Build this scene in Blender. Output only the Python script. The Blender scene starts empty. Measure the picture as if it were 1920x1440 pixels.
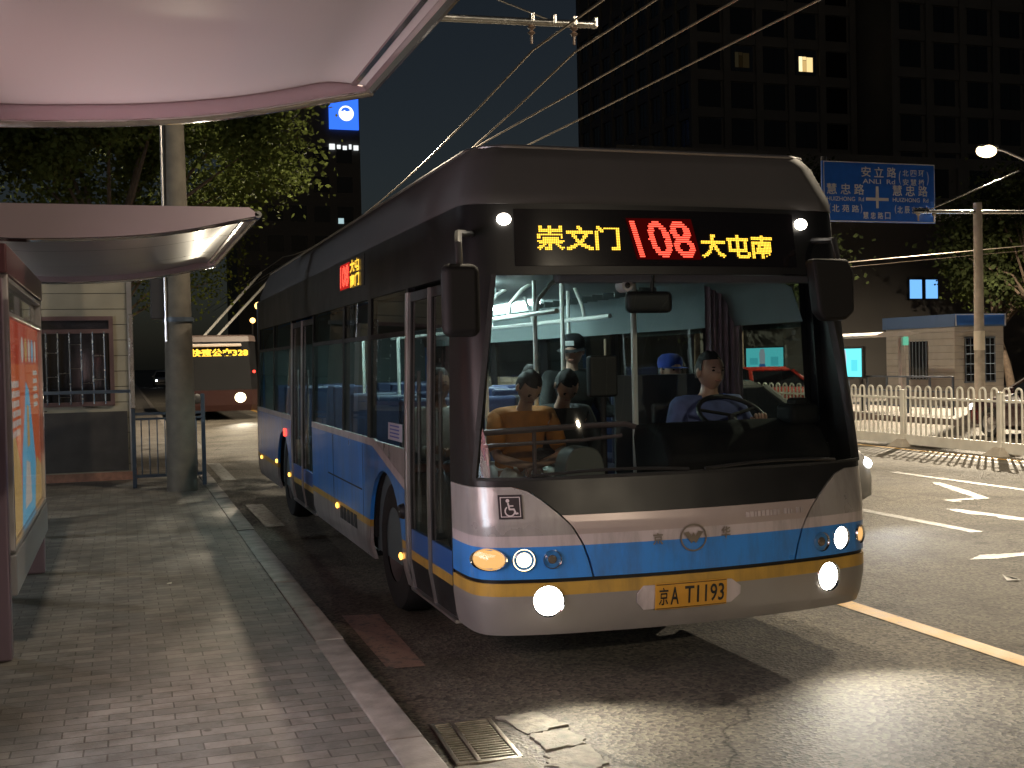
import bpy, bmesh, math, random
import numpy as np
from mathutils import Vector, Matrix

sc = bpy.context.scene
COL = sc.collection
R = math.radians
random.seed(7)

# ------------------------------------------------------------------ camera
cam_d = bpy.data.cameras.new('camera')
cam = bpy.data.objects.new('camera', cam_d); COL.objects.link(cam)
cam_d.sensor_fit = 'HORIZONTAL'; cam_d.sensor_width = 36.0
cam_d.lens = 36.0 * 2189.0 / 1920.0
cam_d.clip_start = 0.05; cam_d.clip_end = 2500
CR = Matrix(((0.948412, 0.026669, -0.315916), (-0.316331, 0.013, -0.94856), (-0.021191, 0.99956, 0.020766)))
cam.matrix_world = Matrix.Translation((0, 0, 1.81)) @ CR.to_4x4()
sc.camera = cam

# ------------------------------------------------------------------ night sky
w = bpy.data.worlds.new('World'); sc.world = w; w.use_nodes = True
nt = w.node_tree; bg = nt.nodes['Background']
sky = nt.nodes.new('ShaderNodeTexSky'); sky.sky_type = 'NISHITA'; sky.sun_disc = False
sky.sun_elevation = R(18.0); sky.sun_rotation = R(200); sky.air_density = 1.0; sky.dust_density = 2.0
hs = nt.nodes.new('ShaderNodeHueSaturation'); hs.inputs['Saturation'].default_value = 0.85
nt.links.new(sky.outputs[0], hs.inputs['Color']); nt.links.new(hs.outputs[0], bg.inputs[0])
bg.inputs[1].default_value = 0.0030
sc.view_settings.view_transform = 'Standard'; sc.view_settings.look = 'None'
sc.view_settings.exposure = 0.45; sc.view_settings.gamma = 1
sc.cycles.use_denoising = True
sc.cycles.max_bounces = 8; sc.cycles.transparent_max_bounces = 16
sc.cycles.sample_clamp_indirect = 6.0
sc.cycles.caustics_reflective = False; sc.cycles.caustics_refractive = False

WARM = (1.0, 0.84, 0.61)
def spot(name, loc, power, size, color, target, blend=0.5, rad=0.12, parent=None):
    d = bpy.data.lights.new(name, 'SPOT'); d.energy = power; d.spot_size = R(size); d.spot_blend = blend
    d.shadow_soft_size = rad; d.color = color
    o = bpy.data.objects.new(name, d); COL.objects.link(o)
    o.location = loc
    o.rotation_euler = (Vector(target) - Vector(loc)).to_track_quat('-Z', 'Y').to_euler()
    if parent: o.parent = parent
    return o

# ------------------------------------------------------------------ helpers
def tag(o, label=None, cat=None, group=None, kind=None):
    if label: o['label'] = label
    if cat: o['category'] = cat
    if group: o['group'] = group
    if kind: o['kind'] = kind
    return o
def empty(name, loc=(0, 0, 0), rz=0, label=None, cat=None, group=None):
    o = bpy.data.objects.new(name, None); COL.objects.link(o)
    o.location = loc; o.rotation_euler = (0, 0, rz); o.empty_display_size = 0.2
    return tag(o, label, cat, group)
def copy_tree(o, parent=None):
    c = o.copy(); COL.objects.link(c)
    if parent is not None:
        c.parent = parent
    for ch in list(o.children):
        copy_tree(ch, c)
    return c

class MB:
    def __init__(s): s.v = []; s.f = []; s.m = []
    def add(s, vs, fs, mi=0):
        n = len(s.v); s.v += [tuple(p) for p in vs]
        for f in fs: s.f.append([i + n for i in f]); s.m.append(mi)
        return s
    def box(s, c, d, rot=None, mi=0):
        x, y, z = d[0] / 2, d[1] / 2, d[2] / 2
        P = [Vector((a * x, b * y, e * z)) for a in (-1, 1) for b in (-1, 1) for e in (-1, 1)]
        if rot is not None: P = [rot @ p for p in P]
        P = [p + Vector(c) for p in P]
        return s.add(P, [(0, 1, 3, 2), (4, 6, 7, 5), (0, 4, 5, 1), (2, 3, 7, 6), (0, 2, 6, 4), (1, 5, 7, 3)], mi)
    def bb(s, x0, x1, y0, y1, z0, z1, mi=0):
        return s.box(((x0 + x1) / 2, (y0 + y1) / 2, (z0 + z1) / 2), (abs(x1 - x0), abs(y1 - y0), abs(z1 - z0)), None, mi)
    def rbox(s, c, d, r=0.02, seg=2, rot=None, mi=0):
        bm = bmesh.new(); bmesh.ops.create_cube(bm, size=1)
        for v in bm.verts: v.co = Vector((v.co.x * d[0], v.co.y * d[1], v.co.z * d[2]))
        bmesh.ops.bevel(bm, geom=list(bm.edges), offset=r, segments=seg, affect='EDGES', profile=0.5)
        return s.bm(bm, c, rot, mi)
    def bm(s, bm, c=(0, 0, 0), rot=None, mi=0):
        bm.verts.index_update()
        P = [(rot @ v.co if rot is not None else v.co) + Vector(c) for v in bm.verts]
        s.add(P, [[v.index for v in f.verts] for f in bm.faces], mi); bm.free(); return s
    def tube(s, pts, r, seg=8, mi=0, cap=True):
        P = [Vector(p) for p in pts]; n = len(P)
        rr = r if isinstance(r, (list, tuple)) else [r] * n
        T = []
        for i in range(n):
            a = P[max(0, i - 1)]; b = P[min(n - 1, i + 1)]; t = (b - a)
            T.append(t.normalized() if t.length > 1e-9 else Vector((0, 0, 1)))
        up = Vector((0, 0, 1)) if abs(T[0].z) < 0.9 else Vector((1, 0, 0))
        X = T[0].cross(up).normalized(); V = []
        for i in range(n):
            X = (X - T[i] * X.dot(T[i])).normalized(); Y = T[i].cross(X)
            for k in range(seg):
                a = 2 * math.pi * k / seg
                V.append(P[i] + (X * math.cos(a) + Y * math.sin(a)) * rr[i])
        F = []
        for i in range(n - 1):
            for k in range(seg):
                k2 = (k + 1) % seg
                F.append((i * seg + k, i * seg + k2, (i + 1) * seg + k2, (i + 1) * seg + k))
        if cap: F += [tuple(range(seg))[::-1], tuple(range((n - 1) * seg, n * seg))]
        return s.add(V, F, mi)
    def lathe(s, prof, c=(0, 0, 0), axis='Z', seg=20, mi=0):
        V = []; F = []; n = len(prof)
        for k in range(seg):
            a = 2 * math.pi * k / seg
            for r, h in prof:
                x, y = r * math.cos(a), r * math.sin(a)
                p = {'Z': (x, y, h), 'X': (h, x, y), 'Y': (x, h, y)}[axis]
                V.append(Vector(p) + Vector(c))
        for k in range(seg):
            k2 = (k + 1) % seg
            for i in range(n - 1):
                F.append((k * n + i, k2 * n + i, k2 * n + i + 1, k * n + i + 1))
        return s.add(V, F, mi)
    def disc(s, c, r, axis='Y', seg=20, mi=0, d=0.01):
        return s.lathe([(0.0001, -d), (r * 0.93, -d), (r, 0), (r, d), (0.0001, d)], c, axis, seg, mi)
    def ball(s, c, r, mi=0, u=14, v=10):
        if not isinstance(r, (tuple, list)): r = (r, r, r)
        bm = bmesh.new(); bmesh.ops.create_uvsphere(bm, u_segments=u, v_segments=v, radius=1)
        for q in bm.verts: q.co = Vector((q.co.x * r[0], q.co.y * r[1], q.co.z * r[2]))
        return s.bm(bm, c, None, mi)
    def prism(s, poly, lo, hi, axis='Y', mi=0):
        """poly in the two other axes (x,z for Y; y,z for X; x,y for Z)"""
        def P(a, b, h): return {'Y': (a, h, b), 'X': (h, a, b), 'Z': (a, b, h)}[axis]
        n = len(poly)
        V = [P(a, b, lo) for a, b in poly] + [P(a, b, hi) for a, b in poly]
        F = [tuple(range(n))[::-1], tuple(range(n, 2 * n))]
        for i in range(n):
            j = (i + 1) % n; F.append((i, j, n + j, n + i))
        return s.add(V, F, mi)
    def quad(s, a, b, c, d, mi=0): return s.add([a, b, c, d], [(0, 1, 2, 3)], mi)

def obj(name, mb, mats, parent=None, smooth=40, bevel=0):
    me = bpy.data.meshes.new(name)
    me.from_pydata(mb.v, [], mb.f)
    if not isinstance(mats, (list, tuple)): mats = [mats]
    for m in mats: me.materials.append(m)
    if len(mats) > 1:
        me.polygons.foreach_set('material_index', [min(i, len(mats) - 1) for i in mb.m])
    bm = bmesh.new(); bm.from_mesh(me)
    bmesh.ops.recalc_face_normals(bm, faces=list(bm.faces)); bm.to_mesh(me); bm.free()
    if smooth:
        me.polygons.foreach_set('use_smooth', [True] * len(me.polygons))
        me.set_sharp_from_angle(angle=R(smooth))
    me.update()
    o = bpy.data.objects.new(name, me); COL.objects.link(o)
    if parent is not None: o.parent = parent
    if smooth and smooth <= 40 and not bevel:
        wn_ = o.modifiers.new('normals', 'WEIGHTED_NORMAL'); wn_.keep_sharp = True; wn_.weight = 100
    if bevel:
        b = o.modifiers.new('bevel', 'BEVEL'); b.width = bevel; b.segments = 2; b.limit_method = 'ANGLE'
    return o

def text_tris(body, bold=0.0):
    c = bpy.data.curves.new('txt', 'FONT'); c.body = body; c.resolution_u = 3; c.offset = bold
    o = bpy.data.objects.new('txt', c); COL.objects.link(o)
    dg = bpy.context.evaluated_depsgraph_get(); dg.update()
    m = bpy.data.meshes.new_from_object(o.evaluated_get(dg))
    V = [(v.co.x, v.co.y) for v in m.vertices]; Fs = [list(p.vertices) for p in m.polygons]
    bpy.data.objects.remove(o); bpy.data.curves.remove(c); bpy.data.meshes.remove(m)
    return V, Fs
def put_text(mb, body, fx, w=None, h=None, bold=0.0, mi=0):
    """fx maps (a,b) in the text box (0..w, 0..h) to 3D; text fills the box"""
    V, Fs = text_tris(body, bold)
    x0 = min(p[0] for p in V); x1 = max(p[0] for p in V); y0 = min(p[1] for p in V); y1 = max(p[1] for p in V)
    sx = w / (x1 - x0) if w else h / (y1 - y0); sy = h / (y1 - y0) if h else sx
    mb.add([fx((x - x0) * sx, (y - y0) * sy) for x, y in V], Fs, mi)
def led_cells(body, nx, ny, bold=0.0):
    V, Fs = text_tris(body, bold); V = np.array(V)
    x0, y0 = V.min(0); x1, y1 = V.max(0); out = []
    T = []
    for f in Fs:
        for k in range(1, len(f) - 1): T.append((V[f[0]], V[f[k]], V[f[k + 1]]))
    for i in range(nx):
        for j in range(ny):
            hit = False
            for ox, oy in ((0, 0), (.22, 0), (-.22, 0), (0, .22), (0, -.22)):
                p = (x0 + (i + .5 + ox) * (x1 - x0) / nx, y0 + (j + .5 + oy) * (y1 - y0) / ny)
                for a, b, c in T:
                    d1 = (p[0] - b[0]) * (a[1] - b[1]) - (a[0] - b[0]) * (p[1] - b[1])
                    d2 = (p[0] - c[0]) * (b[1] - c[1]) - (b[0] - c[0]) * (p[1] - c[1])
                    d3 = (p[0] - a[0]) * (c[1] - a[1]) - (c[0] - a[0]) * (p[1] - a[1])
                    if not ((d1 < 0 or d2 < 0 or d3 < 0) and (d1 > 0 or d2 > 0 or d3 > 0)): hit = True; break
                if hit: break
            if hit: out.append((i, j))
    return out

# ------------------------------------------------------------------ materials
def mat(name, col, rough=0.5, metal=0.0, var=0.0, vscale=6.0, bump=0.0, bscale=40.0, spec=0.5, coat=0.0, emit=None, es=1.0):
    m = bpy.data.materials.new(name); m.use_nodes = True
    n = m.node_tree.nodes; l = m.node_tree.links; p = n['Principled BSDF']
    p.inputs['Base Color'].default_value = (*col, 1); p.inputs['Roughness'].default_value = rough
    p.inputs['Metallic'].default_value = metal; p.inputs['Specular IOR Level'].default_value = spec
    p.inputs['Coat Weight'].default_value = coat; p.inputs['Coat Roughness'].default_value = 0.08
    tc = n.new('ShaderNodeTexCoord')
    if var:
        t = n.new('ShaderNodeTexNoise'); t.inputs['Scale'].default_value = vscale; t.inputs['Detail'].default_value = 6
        l.new(tc.outputs['Object'], t.inputs['Vector'])
        r = n.new('ShaderNodeValToRGB'); e = r.color_ramp.elements
        e[0].position = 0.3; e[1].position = 0.7
        e[0].color = (*[max(0, c * (1 - var)) for c in col], 1); e[1].color = (*[min(1, c * (1 + var)) for c in col], 1)
        l.new(t.outputs['Fac'], r.inputs['Fac']); l.new(r.outputs[0], p.inputs['Base Color'])
        mr = n.new('ShaderNodeMapRange'); mr.inputs['To Min'].default_value = max(0, rough - .12); mr.inputs['To Max'].default_value = min(1, rough + .12)
        l.new(t.outputs['Fac'], mr.inputs['Value']); l.new(mr.outputs[0], p.inputs['Roughness'])
    if bump:
        t2 = n.new('ShaderNodeTexNoise'); t2.inputs['Scale'].default_value = bscale; t2.inputs['Detail'].default_value = 4
        l.new(tc.outputs['Object'], t2.inputs['Vector'])
        b = n.new('ShaderNodeBump'); b.inputs['Strength'].default_value = bump; b.inputs['Distance'].default_value = 0.01
        l.new(t2.outputs['Fac'], b.inputs['Height']); l.new(b.outputs[0], p.inputs['Normal'])
    if emit:
        p.inputs['Emission Color'].default_value = (*emit, 1); p.inputs['Emission Strength'].default_value = es
    return m
def glass(name, tint, refl=0.06, rough=0.02, dirt=0.0):
    m = bpy.data.materials.new(name); m.use_nodes = True
    n = m.node_tree.nodes; l = m.node_tree.links; n.remove(n['Principled BSDF'])
    out = n['Material Output']
    tr = n.new('ShaderNodeBsdfTransparent'); tr.inputs[0].default_value = (*tint, 1)
    gl = n.new('ShaderNodeBsdfGlossy'); gl.inputs['Roughness'].default_value = rough
    fr = n.new('ShaderNodeLayerWeight'); fr.inputs['Blend'].default_value = 0.25
    mr = n.new('ShaderNodeMapRange'); mr.inputs['To Min'].default_value = refl; mr.inputs['To Max'].default_value = 0.9
    pw = n.new('ShaderNodeMath'); pw.operation = 'POWER'; pw.inputs[1].default_value = 3.0
    l.new(fr.outputs['Facing'], pw.inputs[0]); l.new(pw.outputs[0], mr.inputs['Value'])
    mx = n.new('ShaderNodeMixShader'); l.new(mr.outputs[0], mx.inputs[0]); l.new(tr.outputs[0], mx.inputs[1]); l.new(gl.outputs[0], mx.inputs[2])
    last = mx
    if dirt:
        df = n.new('ShaderNodeBsdfDiffuse'); df.inputs[0].default_value = (.5, .47, .42, 1)
        tc = n.new('ShaderNodeTexCoord'); t = n.new('ShaderNodeTexNoise'); t.inputs['Scale'].default_value = 3; t.inputs['Detail'].default_value = 8
        l.new(tc.outputs['Object'], t.inputs['Vector'])
        m2 = n.new('ShaderNodeMapRange'); m2.inputs['From Min'].default_value = .4; m2.inputs['To Max'].default_value = dirt
        l.new(t.outputs['Fac'], m2.inputs['Value'])
        mx2 = n.new('ShaderNodeMixShader'); l.new(m2.outputs[0], mx2.inputs[0]); l.new(mx.outputs[0], mx2.inputs[1]); l.new(df.outputs[0], mx2.inputs[2]); last = mx2
    l.new(last.outputs[0], out.inputs[0])
    return m
def emis(name, col, s):
    m = bpy.data.materials.new(name); m.use_nodes = True
    n = m.node_tree.nodes; l = m.node_tree.links; n.remove(n['Principled BSDF'])
    e = n.new('ShaderNodeEmission'); e.inputs[0].default_value = (*col, 1); e.inputs[1].default_value = s
    l.new(e.outputs[0], n['Material Output'].inputs[0]); return m
M = {}
M['black'] = mat('black_paint', (.009, .009, .010), .40, var=.2, vscale=3, spec=.35)
M['blackplastic'] = mat('black_plastic', (.011, .011, .012), .5, var=.2, bump=.1, bscale=300)
M['silver'] = mat('silver_paint', (.38, .355, .355), .3, .25, var=.07, vscale=2.5, coat=.4)
M['silverwhite'] = mat('pearl_white_paint', (.55, .48, .50), .32, .1, var=.06, vscale=2.5, coat=.4)
M['bluepaint'] = mat('blue_paint', (.032, .235, .72), .32, var=.05, vscale=2.5, coat=.8)
M['yellowpaint'] = mat('yellow_paint', (.50, .30, .055), .35, var=.1, vscale=3, coat=.3)
M['greypaint'] = mat('grey_skirt_paint', (.34, .31, .30), .35, .2, var=.12, vscale=2.5, coat=.3)
M['roofgrey'] = mat('grey_roof_paint', (.075, .072, .074), .6, var=.12, vscale=1.6)
M['rubber'] = mat('rubber', (.015, .015, .015), .8, var=.3, vscale=12, bump=.3, bscale=60)
M['railsteel'] = mat('rail_steel', (.80, .82, .80), .4, .0)
M['steel'] = mat('brushed_steel', (.55, .54, .52), .25, 1.0, var=.12, vscale=8)
M['aluminium'] = mat('aluminium', (.5, .48, .48), .35, .9, var=.1, vscale=5)
M['windglass'] = glass('windscreen_glass', (.76, .81, .80), .03, .01, .03)
M['sideglass'] = glass('tinted_window_glass', (.30, .36, .34), .07, .01, .015)
M['doorglass'] = glass('door_glass', (.25, .27, .26), .07, .015, .03)
M['clearglass'] = glass('clear_glass', (.85, .88, .87), .05, .02, .02)
M['lamp_white'] = emis('lit_lamp', (1.0, .93, .78), 26)
M['lamp_cool'] = emis('lit_headlamp_cool', (.93, .97, 1.0), 22)
M['lamp_warm'] = emis('dim_warm_bulb', (1.0, .55, .20), .85)
M['lamp_warm_hot'] = emis('warm_bulb_core', (1.0, .80, .50), 12.0)
M['lamp_amber'] = emis('amber_marker', (1.0, .42, .06), 4.0)
M['lamp_red'] = emis('red_marker', (1.0, .05, .03), 3.0)
M['led_yellow'] = emis('yellow_led', (1.0, .56, .05), 1.9)
M['led_red'] = emis('red_led', (1.0, .085, .05), 1.9)
M['chrome'] = mat('chrome', (.8, .8, .8), .08, 1.0)
M['lens'] = glass('lamp_lens', (.95, .93, .88), .06, .03)
M['asphalt_dark'] = mat('undertray', (.01, .01, .01), .9)
M['teal_lining'] = mat('cabin_lining', (.12, .15, .15), .5, var=.08)
M['cabin_floor'] = mat('cabin_floor', (.10, .11, .11), .6, var=.2)
M['seatblue'] = mat('seat_blue', (.02, .035, .10), .55, var=.15)
M['strip'] = emis('cabin_tube', (.78, 1.0, .97), 42.0)
M['skin'] = mat('skin', (.38, .23, .165), .5, var=.08, vscale=20)
M['hair'] = mat('black_hair', (.007, .006, .006), .65, bump=.4, bscale=200)
M['eye'] = mat('eye_dark', (.02, .015, .012), .2)
M['lips'] = mat('lips', (.33, .13, .10), .5)

def grime(m, f=.5, sc=(3, 3, .7), col=(.06, .052, .045)):
    n = m.node_tree.nodes; l = m.node_tree.links; p = n['Principled BSDF']; tc = n.new('ShaderNodeTexCoord')
    mp = n.new('ShaderNodeMapping'); mp.inputs['Scale'].default_value = sc; l.new(tc.outputs['Object'], mp.inputs[0])
    t = n.new('ShaderNodeTexNoise'); t.inputs['Scale'].default_value = 2.2; t.inputs['Detail'].default_value = 10; t.inputs['Roughness'].default_value = .68; l.new(mp.outputs[0], t.inputs['Vector'])
    r = n.new('ShaderNodeMapRange'); r.inputs['From Min'].default_value = .46; r.inputs['From Max'].default_value = .74; r.inputs['To Max'].default_value = f; l.new(t.outputs['Fac'], r.inputs['Value'])
    x = n.new('ShaderNodeMix'); x.data_type = 'RGBA'; l.new(r.outputs[0], x.inputs[0]); l.new(p.inputs['Base Color'].links[0].from_socket, x.inputs[6]); x.inputs[7].default_value = (*col, 1); l.new(x.outputs[2], p.inputs['Base Color'])
for k_ in ('silver', 'silverwhite', 'bluepaint', 'yellowpaint', 'greypaint'): grime(M[k_])
grime(M['kerbstone'], .8, (4, 4, 4)) if 'kerbstone' in M else None
# paving, asphalt
def paving_mat():
    m = bpy.data.materials.new('brick_paving'); m.use_nodes = True
    n = m.node_tree.nodes; l = m.node_tree.links; p = n['Principled BSDF']
    tc = n.new('ShaderNodeTexCoord')
    wob = n.new('ShaderNodeTexNoise'); wob.inputs['Scale'].default_value = 3.0
    l.new(tc.outputs['Object'], wob.inputs['Vector'])
    mixv = n.new('ShaderNodeVectorMath'); mixv.operation = 'MULTIPLY_ADD'
    mixv.inputs[1].default_value = (.012, .012, 0); l.new(wob.outputs['Color'], mixv.inputs[0]); l.new(tc.outputs['Object'], mixv.inputs[2])
    br = n.new('ShaderNodeTexBrick'); br.inputs['Scale'].default_value = 1.0
    br.inputs['Brick Width'].default_value = .20; br.inputs['Row Height'].default_value = .10
    br.inputs['Mortar Size'].default_value = .0045; br.inputs['Mortar Smooth'].default_value = .3
    br.inputs['Color1'].default_value = (.228, .205, .182, 1); br.inputs['Color2'].default_value = (.138, .128, .118, 1)
    br.inputs['Mortar'].default_value = (.085, .07, .058, 1)
    l.new(mixv.outputs[0], br.inputs['Vector'])
    ns = n.new('ShaderNodeTexNoise'); ns.inputs['Scale'].default_value = 1.3; ns.inputs['Detail'].default_value = 8
    l.new(tc.outputs['Object'], ns.inputs['Vector'])
    rp = n.new('ShaderNodeValToRGB'); rp.color_ramp.elements[0].position = .3; rp.color_ramp.elements[1].position = .72
    rp.color_ramp.elements[0].color = (.62, .60, .58, 1); rp.color_ramp.elements[1].color = (1.12, 1.1, 1.08, 1)
    l.new(ns.outputs['Fac'], rp.inputs['Fac'])
    mx = n.new('ShaderNodeMix'); mx.data_type = 'RGBA'; mx.blend_type = 'MULTIPLY'; mx.inputs[0].default_value = 1
    l.new(br.outputs['Color'], mx.inputs[6]); l.new(rp.outputs[0], mx.inputs[7])
    gm = n.new('ShaderNodeTexVoronoi'); gm.inputs['Scale'].default_value = 3.2; gm.inputs['Randomness'].default_value = 1; l.new(tc.outputs['Object'], gm.inputs['Vector'])
    gr = n.new('ShaderNodeValToRGB'); gr.color_ramp.elements[0].position = .045; gr.color_ramp.elements[0].color = (.42, .40, .38, 1); gr.color_ramp.elements[1].position = .075
    l.new(gm.outputs['Distance'], gr.inputs['Fac'])
    st = n.new('ShaderNodeTexNoise'); st.inputs['Scale'].default_value = 5; st.inputs['Detail'].default_value = 10; st.inputs['Roughness'].default_value = .7; l.new(tc.outputs['Object'], st.inputs['Vector'])
    sr = n.new('ShaderNodeValToRGB'); sr.color_ramp.elements[0].position = .40; sr.color_ramp.elements[0].color = (.66, .64, .62, 1); sr.color_ramp.elements[1].position = .56; l.new(st.outputs['Fac'], sr.inputs['Fac'])
    m3 = n.new('ShaderNodeMix'); m3.data_type = 'RGBA'; m3.blend_type = 'MULTIPLY'; m3.inputs[0].default_value = 1; l.new(mx.outputs[2], m3.inputs[6]); l.new(gr.outputs[0], m3.inputs[7])
    m4 = n.new('ShaderNodeMix'); m4.data_type = 'RGBA'; m4.blend_type = 'MULTIPLY'; m4.inputs[0].default_value = 1; l.new(m3.outputs[2], m4.inputs[6]); l.new(sr.outputs[0], m4.inputs[7])
    l.new(m4.outputs[2], p.inputs['Base Color'])
    fn = n.new('ShaderNodeTexNoise'); fn.inputs['Scale'].default_value = 90; fn.inputs['Detail'].default_value = 3
    l.new(tc.outputs['Object'], fn.inputs['Vector'])
    hm = n.new('ShaderNodeMath'); hm.operation = 'MULTIPLY_ADD'; hm.inputs[1].default_value = -1.0
    l.new(br.outputs['Fac'], hm.inputs[0])
    # each brick sits a little higher or lower than the next
    cr = n.new('ShaderNodeMath'); cr.operation = 'MULTIPLY'; cr.inputs[1].default_value = .35; l.new(fn.outputs['Fac'], cr.inputs[0])
    l.new(cr.outputs[0], hm.inputs[2])
    bp = n.new('ShaderNodeBump'); bp.inputs['Strength'].default_value = .5; bp.inputs['Distance'].default_value = .007
    l.new(hm.outputs[0], bp.inputs['Height']); l.new(bp.outputs[0], p.inputs['Normal'])
    mr = n.new('ShaderNodeMapRange'); mr.inputs['To Min'].default_value = .42; mr.inputs['To Max'].default_value = .75
    l.new(ns.outputs['Fac'], mr.inputs['Value']); l.new(mr.outputs[0], p.inputs['Roughness'])
    return m
def asphalt_mat():
    m = bpy.data.materials.new('asphalt'); m.use_nodes = True
    n = m.node_tree.nodes; l = m.node_tree.links; p = n['Principled BSDF']
    tc = n.new('ShaderNodeTexCoord')
    def noise(s, d=4):
        t = n.new('ShaderNodeTexNoise'); t.inputs['Scale'].default_value = s; t.inputs['Detail'].default_value = d
        l.new(tc.outputs['Object'], t.inputs['Vector']); return t
    def ramp(src, p0, c0, p1, c1):
        r = n.new('ShaderNodeValToRGB'); e = r.color_ramp.elements
        e[0].position = p0; e[1].position = p1; e[0].color = (*c0, 1); e[1].color = (*c1, 1); l.new(src, r.inputs['Fac']); return r
    def mul(a, b, typ='MULTIPLY', f=1.0):
        x = n.new('ShaderNodeMix'); x.data_type = 'RGBA'; x.blend_type = typ; x.inputs[0].default_value = f
        l.new(a, x.inputs[6]); l.new(b, x.inputs[7]); return x
    big = noise(.35, 8); fine = noise(70, 3)
    vo = n.new('ShaderNodeTexVoronoi'); vo.inputs['Scale'].default_value = 48; l.new(tc.outputs['Object'], vo.inputs['Vector'])
    base = ramp(big.outputs['Fac'], .32, (.078, .073, .066), .68, (.128, .118, .104))
    agg = ramp(vo.outputs['Color'], .1, (.55, .55, .55), .95, (2.0, 1.9, 1.7))
    a = mul(base.outputs[0], agg.outputs[0])
    # cracks
    wv = n.new('ShaderNodeTexVoronoi'); wv.feature = 'DISTANCE_TO_EDGE'; wv.inputs['Scale'].default_value = .55
    wn = noise(1.8, 6); vm = n.new('ShaderNodeVectorMath'); vm.operation = 'MULTIPLY_ADD'; vm.inputs[1].default_value = (.9, .9, 0)
    l.new(wn.outputs['Color'], vm.inputs[0]); l.new(tc.outputs['Object'], vm.inputs[2]); l.new(vm.outputs[0], wv.inputs['Vector'])
    ck = ramp(wv.outputs['Distance'], .0, (.25, .25, .25), .012, (1, 1, 1))
    msk = noise(.22, 2); mk = ramp(msk.outputs['Fac'], .50, (1, 1, 1), .58, (0, 0, 0))
    ckm = mul(ck.outputs[0], mk.outputs[0], 'LIGHTEN')
    b0 = mul(a.outputs[2], ckm.outputs[2])
    so = noise(.9, 9); so.inputs['Roughness'].default_value = .65; sr = ramp(so.outputs['Fac'], .36, (.50, .49, .48), .54, (1, 1, 1))
    b1 = mul(b0.outputs[2], sr.outputs[0])
    sp_ = n.new('ShaderNodeTexVoronoi'); sp_.inputs['Scale'].default_value = 1.1; l.new(tc.outputs['Object'], sp_.inputs['Vector'])
    spr = ramp(sp_.outputs['Distance'], .05, (.45, .44, .43), .11, (1, 1, 1)); b = mul(b1.outputs[2], spr.outputs[0])
    l.new(b.outputs[2], p.inputs['Base Color'])
    hm = n.new('ShaderNodeMath'); hm.operation = 'ADD'; l.new(vo.outputs['Distance'], hm.inputs[0]); l.new(fine.outputs['Fac'], hm.inputs[1])
    bp = n.new('ShaderNodeBump'); bp.inputs['Strength'].default_value = .5; bp.inputs['Distance'].default_value = .008
    l.new(hm.outputs[0], bp.inputs['Height']); l.new(bp.outputs[0], p.inputs['Normal'])
    p.inputs['Specular IOR Level'].default_value = .3
    mr = n.new('ShaderNodeMapRange'); mr.inputs['To Min'].default_value = .62; mr.inputs['To Max'].default_value = .88
    l.new(big.outputs['Fac'], mr.inputs['Value']); l.new(mr.outputs[0], p.inputs['Roughness'])
    return m
def worn_paint(name, col, thr=.42):
    m = mat(name, col, .55, var=.15, vscale=5, bump=.2, bscale=90)
    n = m.node_tree.nodes; l = m.node_tree.links; p = n['Principled BSDF']
    tc = n.new('ShaderNodeTexCoord'); t = n.new('ShaderNodeTexNoise'); t.inputs['Scale'].default_value = 14; t.inputs['Detail'].default_value = 9
    t.inputs['Roughness'].default_value = .75
    l.new(tc.outputs['Object'], t.inputs['Vector'])
    r = n.new('ShaderNodeValToRGB'); e = r.color_ramp.elements; e[0].position = thr - .05; e[1].position = thr + .03
    l.new(t.outputs['Fac'], r.inputs['Fac'])
    x = n.new('ShaderNodeMix'); x.data_type = 'RGBA'; l.new(r.outputs[0], x.inputs[0]); x.inputs[6].default_value = (.06, .055, .048, 1)
    src = p.inputs['Base Color'].links[0].from_socket
    l.new(src, x.inputs[7]); l.new(x.outputs[2], p.inputs['Base Color']); return m
M['paving'] = paving_mat(); M['asphalt'] = asphalt_mat()
M['kerbstone'] = mat('kerb_stone', (.21, .185, .165), .65, var=.38, vscale=7, bump=.3, bscale=60)
M['roadwhite'] = worn_paint('worn_white_paint', (.165, .16, .15), .49)
M['roadyellow'] = worn_paint('worn_yellow_paint', (.50, .27, .03), .38)
M['roadred'] = worn_paint('faded_kerb_paint', (.21, .135, .105), .46)
M['concrete'] = mat('concrete', (.36, .32, .27), .75, var=.18, vscale=5, bump=.3, bscale=50)
M['poleconcrete'] = mat('pole_concrete', (.135, .118, .095), .7, var=.22, vscale=6, bump=.25, bscale=40)

# ================================================================== GROUND
g = MB(); g.quad((-300, -120, -.004), (400, -120, -.004), (400, 900, -.004), (-300, 900, -.004))
tag(obj('ground', g, mat('far_ground', (.05, .046, .04), .85, var=.3, vscale=.1)), kind='structure')
g = MB(); g.quad((1.22, -60, 0), (19.0, -60, 0), (19.0, 420, 0), (1.22, 420, 0))
tag(obj('road', g, M['asphalt']), kind='structure')
g = MB(); g.bb(-14, 1.045, -40, 200, -.2, .15)
tag(obj('pavement', g, M['paving']), kind='structure')
g = MB(); g.bb(19.17, 60, -40, 200, -.2, .15)
tag(obj('far_pavement', g, mat('far_pavers', (.10, .09, .08), .75, var=.25, vscale=2, bump=.3)), kind='structure')
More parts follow.
